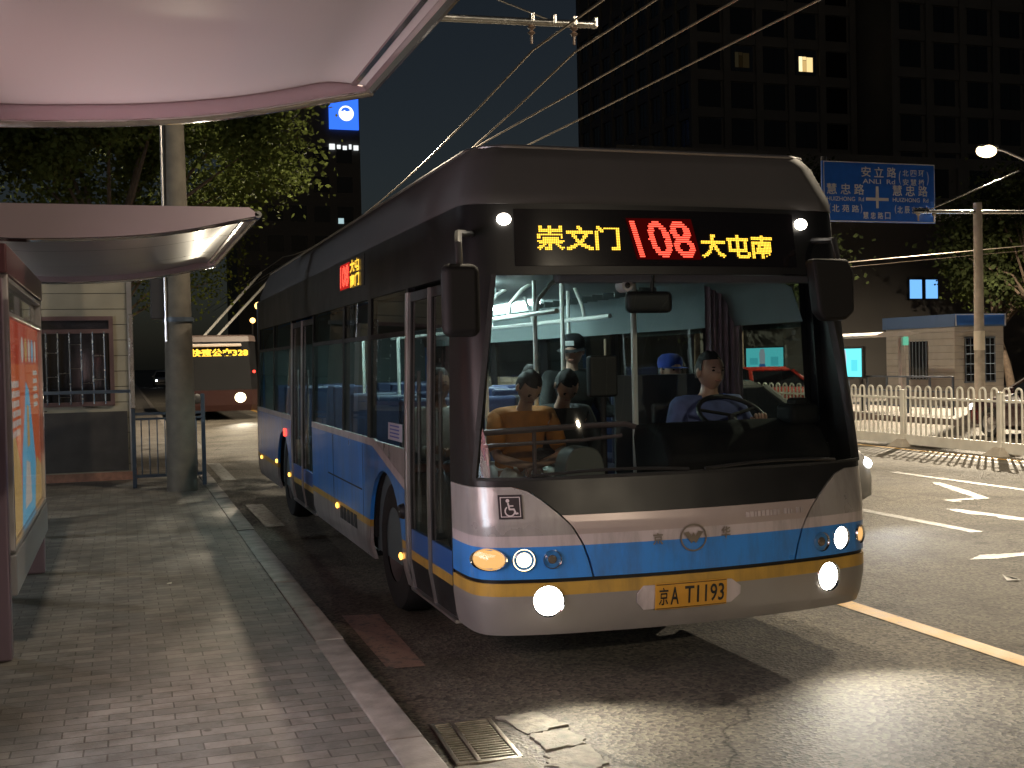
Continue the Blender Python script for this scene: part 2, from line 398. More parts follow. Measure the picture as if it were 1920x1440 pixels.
# kerb stones, one joint every metre
g = MB(); y = -6.0; i = 0
while y < 120:
    L = 1.0 if y < 40 else 8.0
    dz = random.uniform(-.006, .006); dx = random.uniform(-.006, .006)
    g.rbox((1.137 + dx, y + L / 2, -.02 + dz), (.176, L - .012, .35), .014, 2)
    y += L
tag(obj('kerb', g, M['kerbstone']), kind='structure')
g = MB(); g.bb(19.0, 19.16, -30, 160, -.2, .15)
tag(obj('far_kerb', g, mat('far_kerb_stone', (.10, .09, .08), .7, var=.2)), kind='structure')

Z1 = .004
def mark(name, poly, m):
    b = MB(); b.add([(x, y, Z1) for x, y in poly], [tuple(range(len(poly)))])
    return tag(obj(name, b, m, smooth=0), kind='structure')
def strip(x0, x1, y0, y1): return [(x0, y0), (x1, y0), (x1, y1), (x0, y1)]
mark('road_marking', strip(4.82, 4.98, -20, 60), M['roadyellow'])
b = MB()
for x0, x1, y0, y1 in ((1.46, 1.68, 13.2, 15.43), (1.44, 1.66, 18.9, 22.3), (1.44, 1.66, 26.5, 29.6), (1.44, 1.66, 34, 37)):
    b.add([(x, y, Z1) for x, y in strip(x0, x1, y0, y1)], [(0, 1, 2, 3)])
tag(obj('road_marking', b, M['roadwhite'], smooth=0), kind='structure')
mark('road_marking', [(1.435, 6.74), (1.66, 6.72), (1.70, 8.24), (1.44, 8.30)], M['roadred'])
b = MB()
for y0 in (-2, 3.7, 9.5, 15.5, 21.5, 27.5, 33.5):
    b.add([(x, y, Z1) for x, y in strip(7.93, 8.07, y0, y0 + (2.6 if y0 < 10 else 3))], [(0, 1, 2, 3)])
b.add([(x, y, Z1) for x, y in strip(10.86, 11.0, -5, 14.8)], [(0, 1, 2, 3)])
b.add([(x, y, Z1) for x, y in strip(13.2, 13.32, 2, 60)], [(0, 1, 2, 3)], 0)
tag(obj('road_marking', b, M['roadwhite'], smooth=0), kind='structure')
# straight-and-turn arrows of the two lanes
b = MB()
def arrow(px):
    b.add([(x, y, Z1) for x, y in px], [tuple(range(len(px)))])
arrow([(9.36, 11.55), (9.46, 11.50), (9.50, 11.62), (9.95, 11.60), (10.30, 12.45), (10.6, 13.35), (10.48, 13.38), (10.16, 12.56), (9.85, 11.74), (9.38, 11.74)])
arrow([(8.86, 11.05), (8.80, 10.60), (8.93, 10.30), (8.86, 10.2), (9.02, 9.6), (9.16, 9.62), (9.10, 10.15), (9.05, 10.5), (8.98, 11.0)])
arrow([(6.88, 8.28), (7.12, 8.22), (7.5, 8.25), (8.1, 8.3), (8.1, 8.42), (7.5, 8.38), (7.13, 8.44)])
tag(obj('road_marking', b, M['roadwhite'], smooth=0), kind='structure')
# yellow edge line along the median
b = MB()
b.add([(x, y, Z1) for x, y in strip(13.62, 13.74, 0, 70)], [(0, 1, 2, 3)])
tag(obj('road_marking', b, M['roadyellow'], smooth=0), kind='structure')
# broken concrete collar round the drain
b = MB(); random.seed(3)
for poly in ([(1.745, 5.60), (1.955, 5.585), (2.03, 5.33), (1.80, 5.30)], [(1.81, 5.27), (2.02, 5.30), (2.03, 5.07), (1.80, 5.03)],
             [(1.80, 5.0), (2.02, 5.03), (2.0, 4.78), (1.86, 4.70), (1.74, 4.86)], [(1.36, 4.98), (1.70, 4.96), (1.72, 4.66), (1.42, 4.6)]):
    P = []
    for i in range(len(poly)):
        a, c = Vector(poly[i]), Vector(poly[(i + 1) % len(poly)])
        for k in range(7):
            q = a.lerp(c, k / 7); P.append((q.x + random.uniform(-.016, .016), q.y + random.uniform(-.016, .016)))
    bb_ = MB(); h_ = random.uniform(.006, .012); bb_.prism(P, -.03, h_, 'Z'); cx_ = sum(p[0] for p in P) / len(P); cy_ = sum(p[1] for p in P) / len(P); ta, tb_ = random.uniform(-.025, .025), random.uniform(-.025, .025)
    b.add([(x, y, z + (x - cx_) * ta + (y - cy_) * tb_) for x, y, z in bb_.v], bb_.f)
tag(obj('road_patch', b, bevel=.006, mats=mat('patch_concrete', (.19, .175, .145), .85, var=.45, vscale=14, bump=.7, bscale=45)), kind='structure')

# storm drain
dr = empty('storm_drain', (1.535, 5.29, 0), R(-3), 'rusty iron drain grating set in the road against the kerb', 'drain')
b = MB()
for s in (-1, 1): b.rbox((s * .145, 0, .004), (.024, .60, .02), .004)
for s in (-1, 1): b.rbox((0, s * .295, .003), (.30, .024, .018), .004)
b.rbox((-.045, 0, .007), (.022, .58, .016), .003)
M['iron'] = mat('worn_iron', (.20, .18, .15), .38, .85, var=.35, vscale=14, bump=.3, bscale=90)
obj('frame', b, M['iron'], dr)
b = MB()
for i in range(17): b.rbox((0, -.27 + i * .0335, .002), (.27, .013, .014), .003)
obj('grating', b, M['iron'], dr)
b = MB(); b.bb(-.15, .15, -.3, .3, .0005, .0015)
obj('pit', b, mat('drain_pit', (.008, .007, .006), .9), dr)

# litter
b = MB(); b.add([(6.50, 7.40, .006), (6.60, 7.36, .012), (6.64, 7.46, .006), (6.56, 7.52, .03)], [(0, 1, 2), (0, 2, 3), (1, 2, 3)])
tag(obj('scrap_paper', b, mat('white_scrap', (.75, .73, .7), .7)), 'crumpled white scrap lying on the open asphalt right of the yellow line', 'litter')
b = MB(); b.add([(.275, 9.28, .152), (.31, 9.27, .154), (.315, 9.30, .162), (.28, 9.31, .154)], [(0, 1, 2, 3)])
tag(obj('scrap_paper', b, mat('pale_scrap', (.6, .57, .5), .7)), 'tiny pale scrap lying on the brick pavement', 'litter')

# ================================================================== THE TROLLEYBUS
BX, BY = 3.05, 5.87
bus = empty('trolleybus', (BX, BY, 0), 0, 'blue and silver trolleybus with lit red and yellow display stopping at the kerb', 'bus')
BL = 10.85
def spline(P, n=8):
    out = []
    for i in range(len(P) - 1):
        p0 = P[max(0, i - 1)]; p1 = P[i]; p2 = P[i + 1]; p3 = P[min(len(P) - 1, i + 2)]
        for k in range(n):
            t = k / n
            out.append(tuple(.5 * ((2 * p1[j]) + (-p0[j] + p2[j]) * t + (2 * p0[j] - 5 * p1[j] + 4 * p2[j] - p3[j]) * t * t + (-p0[j] + 3 * p1[j] - 3 * p2[j] + p3[j]) * t ** 3) for j in range(len(p1))))
    out.append(tuple(P[-1])); return out
_pl = spline([(0, 0), (.3, .010), (.6, .038), (.85, .072), (1.02, .115), (1.14, .155), (1.22, .215), (1.257, .31), (1.268, .45), (1.27, .62), (1.27, .9)], 10)
_pl += [(1.27, BL + 1)]
_pl = np.array(_pl); _al = np.concatenate([[0], np.cumsum(np.hypot(*np.diff(_pl, axis=0).T))])
def uy(y): return float(np.interp(y, _pl[:, 1], _al))
def ux(x): return float(np.interp(x, _pl[:, 0], _al)) if x < 1.24 else uy(.62)
RK = ([0, .28, .36, .5, .9, 1.15, 1.7, 2.3, 2.7, 3.2], [.05, .05, .02, 0, 0, .05, .16, .27, .33, .40])
def S(u, z, off=0.0):
    """point of the bus skin: u = arc length round the plan from the nose (negative = door side), z = height"""
    a = abs(u); x = float(np.interp(a, _al, _pl[:, 0])); y = float(np.interp(a, _al, _pl[:, 1]))
    x2 = float(np.interp(a + .01, _al, _pl[:, 0])); y2 = float(np.interp(a + .01, _al, _pl[:, 1]))
    tx, ty = x2 - x, y2 - y; L = math.hypot(tx, ty); nx, ny = ty / L, -tx / L
    wf = max(0.0, 1 - y / 1.0) ** 1.3
    y += float(np.interp(z, *RK)) * wf
    x *= 1 - .035 * max(0, (z - 1.15) / 1.5) - .03 * max(0, (.42 - z) / .14)
    s = 1 if u >= 0 else -1
    return Vector((s * (x + nx * off), y + ny * off, z))
def patch(mb, poly, off=0.0, th=.03, mi=0, du=.06, dz=.12, clips=()):
    bm = bmesh.new()
    f = bm.faces.new([bm.verts.new((u, 0, z)) for u, z in poly])
    bm.normal_update(); bmesh.ops.triangulate(bm, faces=[f])
    for co, no in clips:
        bmesh.ops.bisect_plane(bm, geom=list(bm.verts) + list(bm.edges) + list(bm.faces), plane_co=co, plane_no=no, clear_outer=True, dist=1e-6)
    us = [p[0] for p in poly]; zs = [p[1] for p in poly]
    cuts = []
    u = math.floor(min(us) / du) * du
    while u < max(us):
        if abs(u) < 2.0 : cuts.append(((u, 0, 0), (1, 0, 0)))
        u += du
    z = math.floor(min(zs) / dz) * dz
    while z < max(zs):
        cuts.append(((0, 0, z), (0, 0, 1))); z += dz
    for co, no in cuts:
        bmesh.ops.bisect_plane(bm, geom=list(bm.verts) + list(bm.edges) + list(bm.faces), plane_co=co, plane_no=no, dist=1e-6)
    bmesh.ops.dissolve_degenerate(bm, edges=list(bm.edges), dist=1e-5)
    bm.verts.index_update()
    src = [(v.co.x, v.co.z) for v in bm.verts]
    V = [S(u, z, off) for u, z in src]; Fs = [[v.index for v in f.verts] for f in bm.faces]
    n = len(V)
    if th:
        E = [(e.verts[0].index, e.verts[1].index) for e in bm.edges if len(e.link_faces) == 1]
        ids = sorted({i for e in E for i in e}); mp = {i: n + k for k, i in enumerate(ids)}
        V += [S(*src[i], off - th) for i in ids]
        Fs += [(a, c, mp[c], mp[a]) for a, c in E]
    bm.free(); mb.add(V, Fs, mi)
def arch(yc, r, z0, y0, y1, ztop, k=1.0):
    """side polygon in (y,z) from y0..y1 with a wheel arch cut out of its lower edge"""
    P = [(y0, z0)]
    for i in range(17):
        a = math.pi * (1 - i / 16)
        z = .46 + r * math.sin(a)
        P.append((yc + r * math.cos(a), max(z0 + .01, z)))
    P.insert(1, (yc - r, z0)); P.append((yc + r, z0))
    return P + [(y1, z0), (y1, ztop), (y0, ztop)]
def sidepoly(P, s): return [(s * uy(y), z) for y, z in P]
LIV = [M['greypaint'], M['yellowpaint'], M['bluepaint'], M['silverwhite'], M['silver'], M['black']]
# --- front
def seamx(z): return float(np.interp(z, [.60, .70, .80, .90, .97, 1.04, 1.09, 1.12], [.63, .655, .69, .75, .82, .90, .97, 1.07]))
EDGE = uy(.62)
b = MB()
patch(b, [(-EDGE, .30), (EDGE, .30), (EDGE, .522), (-EDGE, .522)], 0, .05, 0)
patch(b, [(-EDGE, .522), (EDGE, .522), (EDGE, .592), (-EDGE, .592)], 0, .05, 1)
patch(b, [(-EDGE, .592), (EDGE, .592), (EDGE, .612), (-EDGE, .612)], -.012, .03, 5)
obj('front_bumper', b, [mat('bumper_paint', (.27, .25, .24), .35, .25, var=.1, vscale=2.5, coat=.3)] + LIV[1:], bus)
zz = [.614, .66, .70, .75, .79]; zw = [.79, .83, .87, .91, .955]
b = MB()
G = .006
patch(b, [(-ux(seamx(z)) + G, z) for z in zz] + [(ux(seamx(z)) - G, z) for z in zz[::-1]], 0, .04, 2)
patch(b, [(-ux(seamx(z)) + G, z) for z in (.79, .82, .85)] + [(ux(seamx(z)) - G, z) for z in (.85, .82, .79)], 0, .04, 3)
patch(b, [(-ux(seamx(z)) + G, z) for z in (.85, .88, .92, .955)] + [(ux(seamx(z)) - G, z) for z in (.955, .92, .88, .85)], 0, .04, 4)
obj('front_flap', b, LIV[:4] + [mat('rose_silver_paint', (.41, .34, .33), .32, .2, var=.06, vscale=2.5, coat=.4), M['black']], bus)
for s in (-1, 1):
    b = MB()
    patch(b, [(s * (ux(seamx(z)) + G), z) for z in zz] + [(s * EDGE, .79), (s * EDGE, .614)], 0, .04, 2)
    zc = [.79, .85, .90, .94, .97, 1.0, 1.04, 1.07, 1.09, 1.115]
    patch(b, [(s * (ux(seamx(z)) + G), z) for z in (.79, .82, .85)] + [(s * EDGE, .85), (s * EDGE, .79)], 0, .04, 3)
    patch(b, [(s * (ux(seamx(z)) + G), z) for z in zc[1:]] + [(s * EDGE, 1.115), (s * EDGE, .85)], 0, .04, 4)
    obj('corner_panel', b, LIV, bus)
# black screen surround, pillars and header
b = MB()
zb = [.957, .97, 1.0, 1.04, 1.07, 1.09, 1.117]
patch(b, [(-ux(seamx(z)) + G, z) for z in zb] + [(-EDGE, 1.119), (-EDGE, 1.16), (EDGE, 1.16), (EDGE, 1.119)] + [(ux(seamx(z)) - G, z) for z in zb[::-1]], -.002, .03, 0)
UB, UT = ux(1.15) + .10, ux(1.085)
for s in (-1, 1):
    patch(b, [(s * UB, 1.16), (s * EDGE, 1.16), (s * EDGE, 2.285), (s * UT, 2.285)], -.002, .04, 0)
patch(b, [(-EDGE, 2.285), (EDGE, 2.285), (EDGE, 2.69), (-EDGE, 2.69)], -.002, .05, 0)
obj('screen_surround', b, M['black'], bus)
b = MB(); patch(b, [(-UB - .01, 1.16), (UB + .01, 1.16), (UT + .01, 2.285), (-UT - .01, 2.285)], -.012, 0, 0)
obj('windscreen', b, M['windglass'], bus)
b = MB()
for s in (-1, 1): patch(b, [(s * UB, 1.155), (s * (UB + .03), 1.155), (s * (UT + .03), 2.29), (s * UT, 2.29)], .006, .02, 0)
patch(b, [(-UB, 1.150), (UB, 1.150), (UB, 1.166), (-UB, 1.166)], .006, .02, 0)
obj('screen_seal', b, M['rubber'], bus)

# destination display
b = MB(); patch(b, [(-.98, 2.335), (.88, 2.335), (.88, 2.66), (-.98, 2.66)], .006, .02, 0)
disp = obj('destination_display', b, mat('display_glass', (.008, .006, .006), .12, coat=.3), bus)
def led(body, u0, u1, z0, z1, nx, ny, m, bold=.0, shear=0.0, side=False, name='led_text', parent=disp, off=.012, fill=.78, bars=False):
    cells = led_cells(body, nx, ny, bold); b = MB()
    du = (u1 - u0) / nx; dz = (z1 - z0) / ny
    for i, j in cells:
        sh = -shear * (j / ny - .5) * (u1 - u0)
        a = u0 + i * du + sh; c = z0 + j * dz
        fu = du * (1.0 if bars else fill) ; fz = dz * (.62 if bars else fill)
        b.add([S(a, c, off), S(a + fu, c, off), S(a + fu, c + fz, off), S(a, c + fz, off)], [(0, 1, 2, 3)])
    return obj(name, b, m, parent, smooth=0)
led('崇文门', -.845, -.335, 2.425, 2.565, 46, 15, M['led_yellow'], .012, fill=.74)
led('108', -.245, .135, 2.385, 2.60, 34, 17, M['led_red'], .008, shear=.15, bars=True)
b = MB(); patch(b, [(-.235, 2.372), (.19, 2.372), (.14, 2.612), (-.29, 2.612)], .009, 0, 0)
obj('led_backing', b, emis('red_led_wash', (1.0, .02, .02), .030), disp)
led('大屯南', .195, .705, 2.385, 2.525, 46, 15, M['led_yellow'], .012, fill=.74)
# white band lamps on the header
for u in (-ux(1.03), ux(.935)):
    b = MB(); c = S(u, 2.60, .012); b.ball(c, (.042, .03, .034))
    obj('marker_lamp', b, emis('marker_white', (1.0, .9, .76), 9), bus)

# headlamps
def hlamp(u, z, r, bulb, wide=1.0, name='headlight', bs=.6):
    c = S(u, z, .0); n = (S(u, z, .1) - c).normalized()
    q = n.to_track_quat('Z', 'Y').to_matrix()
    b = MB(); prof = [(0.0001, -.03), (r * .9, -.01), (r, .006), (r * 1.12, .012), (r * 1.16, .0)]
    bm = MB().lathe(prof, seg=24); V = []
    for p in bm.v:
        p = Vector((p[0] * wide, p[1], p[2])); V.append(q @ p + c)
    b.add(V, bm.f, 0)
    h = obj(name, b, M['chrome'], bus)
    b = MB(); bm = MB().lathe([(0.0001, .008), (r * bs * .8, .006), (r * bs, -.004), (0.0001, -.01)], seg=24)
    b.add([q @ Vector((p[0] * wide, p[1], p[2])) + c for p in bm.v], bm.f); obj('bulb', b, bulb, h)
    b = MB(); bm = MB().lathe([(0.0001, .022), (r * .6, .019), (r * .97, .009)], seg=24)
    b.add([q @ Vector((p[0] * wide, p[1], p[2])) + c for p in bm.v], bm.f); obj('lens', b, M['lens'], h)
    return h
dimb = mat('unlit_bulb', (.25, .22, .2), .15, .6)
hlamp(-ux(1.19), .725, .055, M['lamp_warm'], 1.75, 'indicator_lamp', .95)
hlamp(-ux(1.01), .72, .055, emis('warm_bulb', (1.0, .72, .38), 5), 1.0, 'headlight', .8)
hlamp(-ux(.86), .72, .045, dimb, 1.0, 'headlight', .6)
hlamp(ux(.985), .708, .062, M['lamp_cool'], 1.0, 'headlight', .98)
hlamp(ux(.83), .70, .05, dimb, 1.0, 'headlight', .6)
hlamp(ux(1.16), .712, .05, M['lamp_warm'], .9, 'indicator_lamp', .9)
hlamp(-ux(.885), .493, .078, M['lamp_white'], 1.0, 'fog_lamp', 1.0)
hlamp(ux(.88), .49, .078, M['lamp_white'], 1.0, 'fog_lamp', 1.0)
for x, z, c, e in ((-.885, .493, (1, .92, .74), 150), (.88, .49, (1, .92, .74), 130), (.975, .708, (.92, .96, 1), 70)):
    spot('headlight_beam', (x, -.02 + .1 * x * x, z), e, 120, c, (x, -8, z - 1.3), .9, .07, bus)

# number plate in its recessed holder
M['ink'] = mat('plate_ink', (.012, .012, .012), .5)
b = MB(); P = [(-.39, .455), (-.35, .41), (.19, .41), (.25, .455), (.25, .50), (.19, .545), (-.35, .545), (-.39, .50)]
patch(b, P, .008, .02, 0)
hold = obj('plate_holder', b, M['silverwhite'], bus)
b = MB(); patch(b, [(-.285, .405), (.155, .405), (.155, .552), (-.285, .552)], .018, .006, 0)
plate = obj('number_plate', b, mat('plate_yellow', (.58, .29, .035), .4, var=.08), bus)
b = MB()
put_text(b, '京', lambda a, c: S(-.265 + a, .43 + c, .022), .055, .10, .012)
put_text(b, 'A', lambda a, c: S(-.195 + a, .43 + c, .022), .05, .10, .012)
put_text(b, 'T1193', lambda a, c: S(-.11 + a, .43 + c, .022), .245, .10, .012)
patch(b, [(-.28, .409), (.15, .409), (.15, .413), (-.28, .413)], .0215, 0); patch(b, [(-.28, .544), (.15, .544), (.15, .548), (-.28, .548)], .0215, 0)
obj('plate_lettering', b, M['ink'], plate, smooth=0)

# round wing emblem with a character either side
M['badge'] = mat('dull_chrome_badge', (.33, .29, .26), .3, .9)
b = MB(); cx, cz, r = -.045, .795, .082
N = 36
ring = lambda rr, o: [S(cx + rr * math.cos(2 * math.pi * k / N), cz + rr * .95 * math.sin(2 * math.pi * k / N), o) for k in range(N)]
V = ring(r, .008) + ring(r * .88, .008); b.add(V, [(k, (k + 1) % N, N + (k + 1) % N, N + k) for k in range(N)])
for s in (-1, 1):
    pts = [(0.0, -.02), (.014, -.032), (.062, .03), (.030, .036), (.012, .008), (.0, .03)]
    b.add([S(cx + s * x, cz + z, .008) for x, z in pts], [tuple(range(6))])
obj('emblem', b, M['badge'], bus, smooth=0)
b = MB()
put_text(b, '京', lambda a, c: S(-.29 + a, .765 + c, .006), .06, .07, .02)
obj('badge_lettering', b, M['badge'], bus, smooth=0); b = MB()
put_text(b, '华', lambda a, c: S(.13 + a, .775 + c, .006), .06, .07, .02)
obj('badge_lettering', b, M['badge'], bus, smooth=0)
# faint raised maker's line, too worn to read
b = MB(); random.seed(12); u = .30
for k in range(14):
    wdt = random.choice((.012, .018, .022))
    patch(b, [(u, .885), (u + wdt, .885), (u + wdt, .885 + random.uniform(.022, .034)), (u, .915)], .004, .004)
    u += wdt + (.008 if k not in (8, 11) else .03)
obj('raised_lettering', b, M['silverwhite'], bus, smooth=0)

# wheelchair plaque
b = MB(); c0 = -ux(1.07)
patch(b, [(c0 - .065, .945), (c0 + .065, .945), (c0 + .065, 1.075), (c0 - .065, 1.075)], .006, .008)
wp = obj('wheelchair_plaque', b, mat('plaque_dark', (.03, .022, .028), .35), bus)
b = MB()
def ln(P, wd):
    for (x0, z0), (x1, z1) in zip(P[:-1], P[1:]):
        d = Vector((x1 - x0, z1 - z0)).normalized() * wd / 2; q = Vector((-d.y, d.x)); d = d * .6
        b.add([S(c0 + x, 1.01 + z, .010) for x, z in ((x0 - d.x + q.x, z0 - d.y + q.y), (x1 + d.x + q.x, z1 + d.y + q.y), (x1 + d.x - q.x, z1 + d.y - q.y), (x0 - d.x - q.x, z0 - d.y - q.y))], [(0, 1, 2, 3)])
ln([(-.052, -.052), (-.052, .052), (.052, .052), (.052, -.052), (-.052, -.052)], .004)
ln([(-.012, .02), (-.006, -.012), (.018, -.012), (.028, -.036), (.038, -.034)], .009)
ln([(-.010, .006), (.014, .006)], .007)
A = [(-.004 + .026 * math.cos(a), -.022 + .026 * math.sin(a)) for a in [R(x) for x in range(130, 370, 20)]]
ln(A, .007)
hd = [(-.014 + .010 * math.cos(a), .034 + .010 * math.sin(a)) for a in [R(x) for x in range(0, 360, 30)]]
b.add([S(c0 + x, 1.01 + z, .010) for x, z in hd], [tuple(range(12))])
obj('wheelchair_symbol', b, mat('plaque_white', (.6, .52, .55), .5), wp, smooth=0)

# --- sides
WF, WR = 2.47, 8.12
D1 = (.64, 1.73); D2 = (5.85, 7.38)
def side_body(s):
    b = MB()
    segs = [(D1[1], 5.85, WF), (7.38, BL, WR)] if s < 0 else [(.62, 5.4, WF), (5.4, BL, WR)]
    for y0, y1, yc in segs:
        top = 1.18
        full = arch(yc, .56, .29, y0, y1, top)
        for lo, hi, mi in ((.29, .545, 0), (.545, .60, 1), (.60, 1.18, 2)):
            cl = [((0, 0, lo), (0, 0, -1)), ((0, 0, hi), (0, 0, 1))]
            if mi == 2 and s < 0 and y0 < 3:          # blue stops under the sloping white stripe
                cl.append(((-uy(1.9), 0, .97), (.21, 0, .96)))
            patch(b, sidepoly(full, s), 0, .03, mi, dz=.4, clips=cl)
        if s < 0 and y0 < 3:
            patch(b, sidepoly([(1.9, .97), (2.86, 1.18), (5.85, 1.18), (5.85, 1.235), (2.80, 1.235), (1.73, 1.0), (1.73, .934)], s), .002, .02, 3, dz=.4)
            patch(b, sidepoly([(1.73, 1.002), (2.75, 1.226), (1.73, 1.226)], s), .001, .02, 4, dz=.4)
        else:
            patch(b, sidepoly([(y0, 1.18), (y1, 1.18), (y1, 1.235), (y0, 1.235)], s), .002, .02, 3, dz=.4)
    return b
for s in (-1, 1): obj('side_panel', side_body(s), LIV, bus)
# blacked window band with panes
def band(s):
    b = MB(); panes = [(1.80, 2.95), (3.07, 4.08), (4.16, 5.80), (7.45, 8.98), (9.06, 10.6)] if s < 0 else [(.8, 2.1), (2.2, 3.9), (4.0, 5.8), (5.9, 7.6), (7.7, 9.2), (9.3, 10.6)]
    ys = [D1[1] if s < 0 else .62] + [v for p in panes for v in p] + [BL]
    for i in range(0, len(ys), 2):
        if s < 0 and ys[i] == 5.80:
            patch(b, sidepoly([(5.80, 1.235), (5.85, 1.235), (5.85, 2.3), (5.80, 2.3)], s), -.002, .05, 0, dz=.6)
            patch(b, sidepoly([(7.38, 1.235), (7.45, 1.235), (7.45, 2.3), (7.38, 2.3)], s), -.002, .05, 0, dz=.6)
        else:
            patch(b, sidepoly([(ys[i], 1.235), (ys[i + 1], 1.235), (ys[i + 1], 2.3), (ys[i], 2.3)], s), -.002, .05, 0, dz=.6)
    patch(b, sidepoly([(.62, 2.3), (BL, 2.3), (BL, 2.69), (.62, 2.69)], s), -.002, .05, 0, dz=.6)
    obj('window_band', b, M['black'], bus)
    for y0, y1 in panes:
        b = MB(); patch(b, sidepoly([(y0 - .01, 1.23), (y1 + .01, 1.23), (y1 + .01, 2.305), (y0 - .01, 2.305)], s), -.012, 0, 0, dz=.6)
        wn = obj('window', b, M['sideglass'], bus)
        b = MB(); patch(b, sidepoly([(y0, 1.985), (y1, 1.985), (y1, 2.02), (y0, 2.02)], s), .0, .02, 0, dz=.6)
        obj('transom_bar', b, M['blackplastic'], wn)
for s in (-1, 1): band(s)
# doors
def door(y0, y1, leaves):
    b = MB(); zt = 2.27
    e = .035
    d = None
    wd = (y1 - y0) / leaves
    for k in range(leaves):
        a, c = y0 + k * wd + .008, y0 + (k + 1) * wd - .008
        b = MB()
        patch(b, sidepoly([(a, .29), (a + e, .29), (a + e, zt), (a, zt)], -1), -.012, .03, 0, dz=.5)
        patch(b, sidepoly([(c - e, .29), (c, .29), (c, zt), (c - e, zt)], -1), -.012, .03, 0, dz=.5)
        patch(b, sidepoly([(a + e, .29), (c - e, .29), (c - e, .50), (a + e, .50)], -1), -.012, .03, 0, dz=.5)
        patch(b, sidepoly([(a + e, zt - .06), (c - e, zt - .06), (c - e, zt), (a + e, zt)], -1), -.012, .03, 0, dz=.5)
        patch(b, sidepoly([(a + e, .50), (c - e, .50), (c - e, .56), (a + e, .56)], -1), -.010, .03, 1, dz=.5)
        patch(b, sidepoly([(a + e, .56), (c - e, .56), (c - e, .70), (a + e, .70)], -1), -.012, .03, 2, dz=.5)
        d = obj('door', b, [M['blackplastic'], M['yellowpaint'], mat('door_blue', (.02, .09, .33), .3, coat=.3)], bus)
        b = MB(); patch(b, sidepoly([(a + e, .70), (c - e, .70), (c - e, zt - .06), (a + e, zt - .06)], -1), -.02, 0, 0, dz=.5)
        obj('door_glass', b, M['doorglass'], d)
        b = MB(); p0 = S(-uy(c - .07), .75, -.06); p1 = S(-uy(c - .07), 1.75, -.06)
        b.tube([p0, p1], .014); obj('handle', b, M['aluminium'], d)
        b = MB()
        patch(b, sidepoly([(c - .012, .30), (c + .012, .30), (c + .012, zt), (c - .012, zt)], -1), .004, .02, 0, dz=.5)
        obj('door_edge', b, M['aluminium'], d)
door(D1[0], D1[1], 2); door(D2[0], D2[1], 2)
for y0, y1 in (D1, D2):
    b = MB(); patch(b, sidepoly([(y0 - .01, .285), (y1 + .01, .285), (y1 + .01, .305), (y0 - .01, .305)], -1), .02, .12, 0, dz=.5); obj('door_step', b, M['aluminium'], bus)
b = MB()
for y0 in (D1[1] + .012,): patch(b, sidepoly([(y0 - .012, .30), (y0 + .03, .30), (y0 + .03, 2.27), (y0 - .012, 2.27)], -1), .010, .02, 0, dz=.5)
obj('door_post', b, M['aluminium'], bus)
for yy in (3.25, 4.62):
    b = MB(); patch(b, sidepoly([(yy, .30), (yy + .008, .30), (yy + .008, 1.17), (yy, 1.17)], -1), .002, .003, 0, dz=.3); obj('panel_seam', b, M['rubber'], bus)
# small side details
b = MB()
for k in range(5):
    yy = 3.55 + k * .16; patch(b, sidepoly([(yy, .46), (yy + .12, .46), (yy + .12, .57), (yy, .57)], -1), .003, .004, 0, dz=.5)
obj('side_vent', b, M['blackplastic'], bus)
b = MB(); patch(b, sidepoly([(3.3, .80), (4.9, .80), (4.9, .812), (3.3, .812)], -1), .003, .004, 0, dz=.5); obj('rub_line', b, M['rubber'], bus)
for yy, zz in ((1.95, .48), (4.45, .55), (7.6, .55), (8.75, .62), (10.4, .55)):
    b = MB(); c = S(-uy(yy), zz, .006); b.ball(c, (.012, .035, .025)); obj('side_marker', b, M['lamp_amber'], bus)
b = MB(); b.lathe([(.0001, -.03), (.045, -.03), (.055, 0), (.055, .02)], S(-uy(1.86), .80, .0), 'X', 16)
ssig = obj('side_socket', b, M['blackplastic'], bus)
b = MB(); b.ball(S(-uy(1.86), .80, .02), (.012, .022, .022)); obj('socket_pin', b, M['chrome'], ssig)
b = MB(); b.rbox(S(-uy(7.9), 1.02, .008), (.02, .07, .09), .006); obj('side_lamp', b, M['lamp_red'], bus)
b = MB(); patch(b, sidepoly([(1.86, 1.265), (2.30, 1.265), (2.30, 1.385), (1.86, 1.385)], -1), .002, 0, 0, dz=.5)
stk = obj('window_sticker', b, mat('sticker_white', (.42, .42, .50), .5), bus)
b = MB()
for k in range(4):
    patch(b, sidepoly([(1.94, 1.285 + k * .025), (2.24, 1.285 + k * .025), (2.24, 1.295 + k * .025), (1.94, 1.295 + k * .025)], -1), .004, 0, 0, dz=.5)
obj('sticker_print', b, mat('sticker_blue', (.04, .07, .35), .5), stk)
# side display
b = MB(); patch(b, sidepoly([(3.2, 2.42), (4.4, 2.42), (4.4, 2.67), (3.2, 2.67)], -1), .004, .01, 0, dz=.5)
sd = obj('side_display', b, M['black'], bus)
b = MB(); patch(b, sidepoly([(3.80, 2.44), (4.24, 2.44), (4.24, 2.655), (3.80, 2.655)], -1), .008, 0, 0, dz=.5)
obj('led_backing', b, emis('red_led_block', (1, .04, .03), .35), sd)
led('108', -uy(4.22), -uy(3.82), 2.46, 2.64, 24, 14, M['led_red'], .04, parent=sd)
led('大屯', -uy(3.76), -uy(3.36), 2.555, 2.66, 26, 12, M['led_yellow'], .02, parent=sd)
led('南门', -uy(3.76), -uy(3.36), 2.435, 2.54, 26, 12, M['led_yellow'], .02, parent=sd)

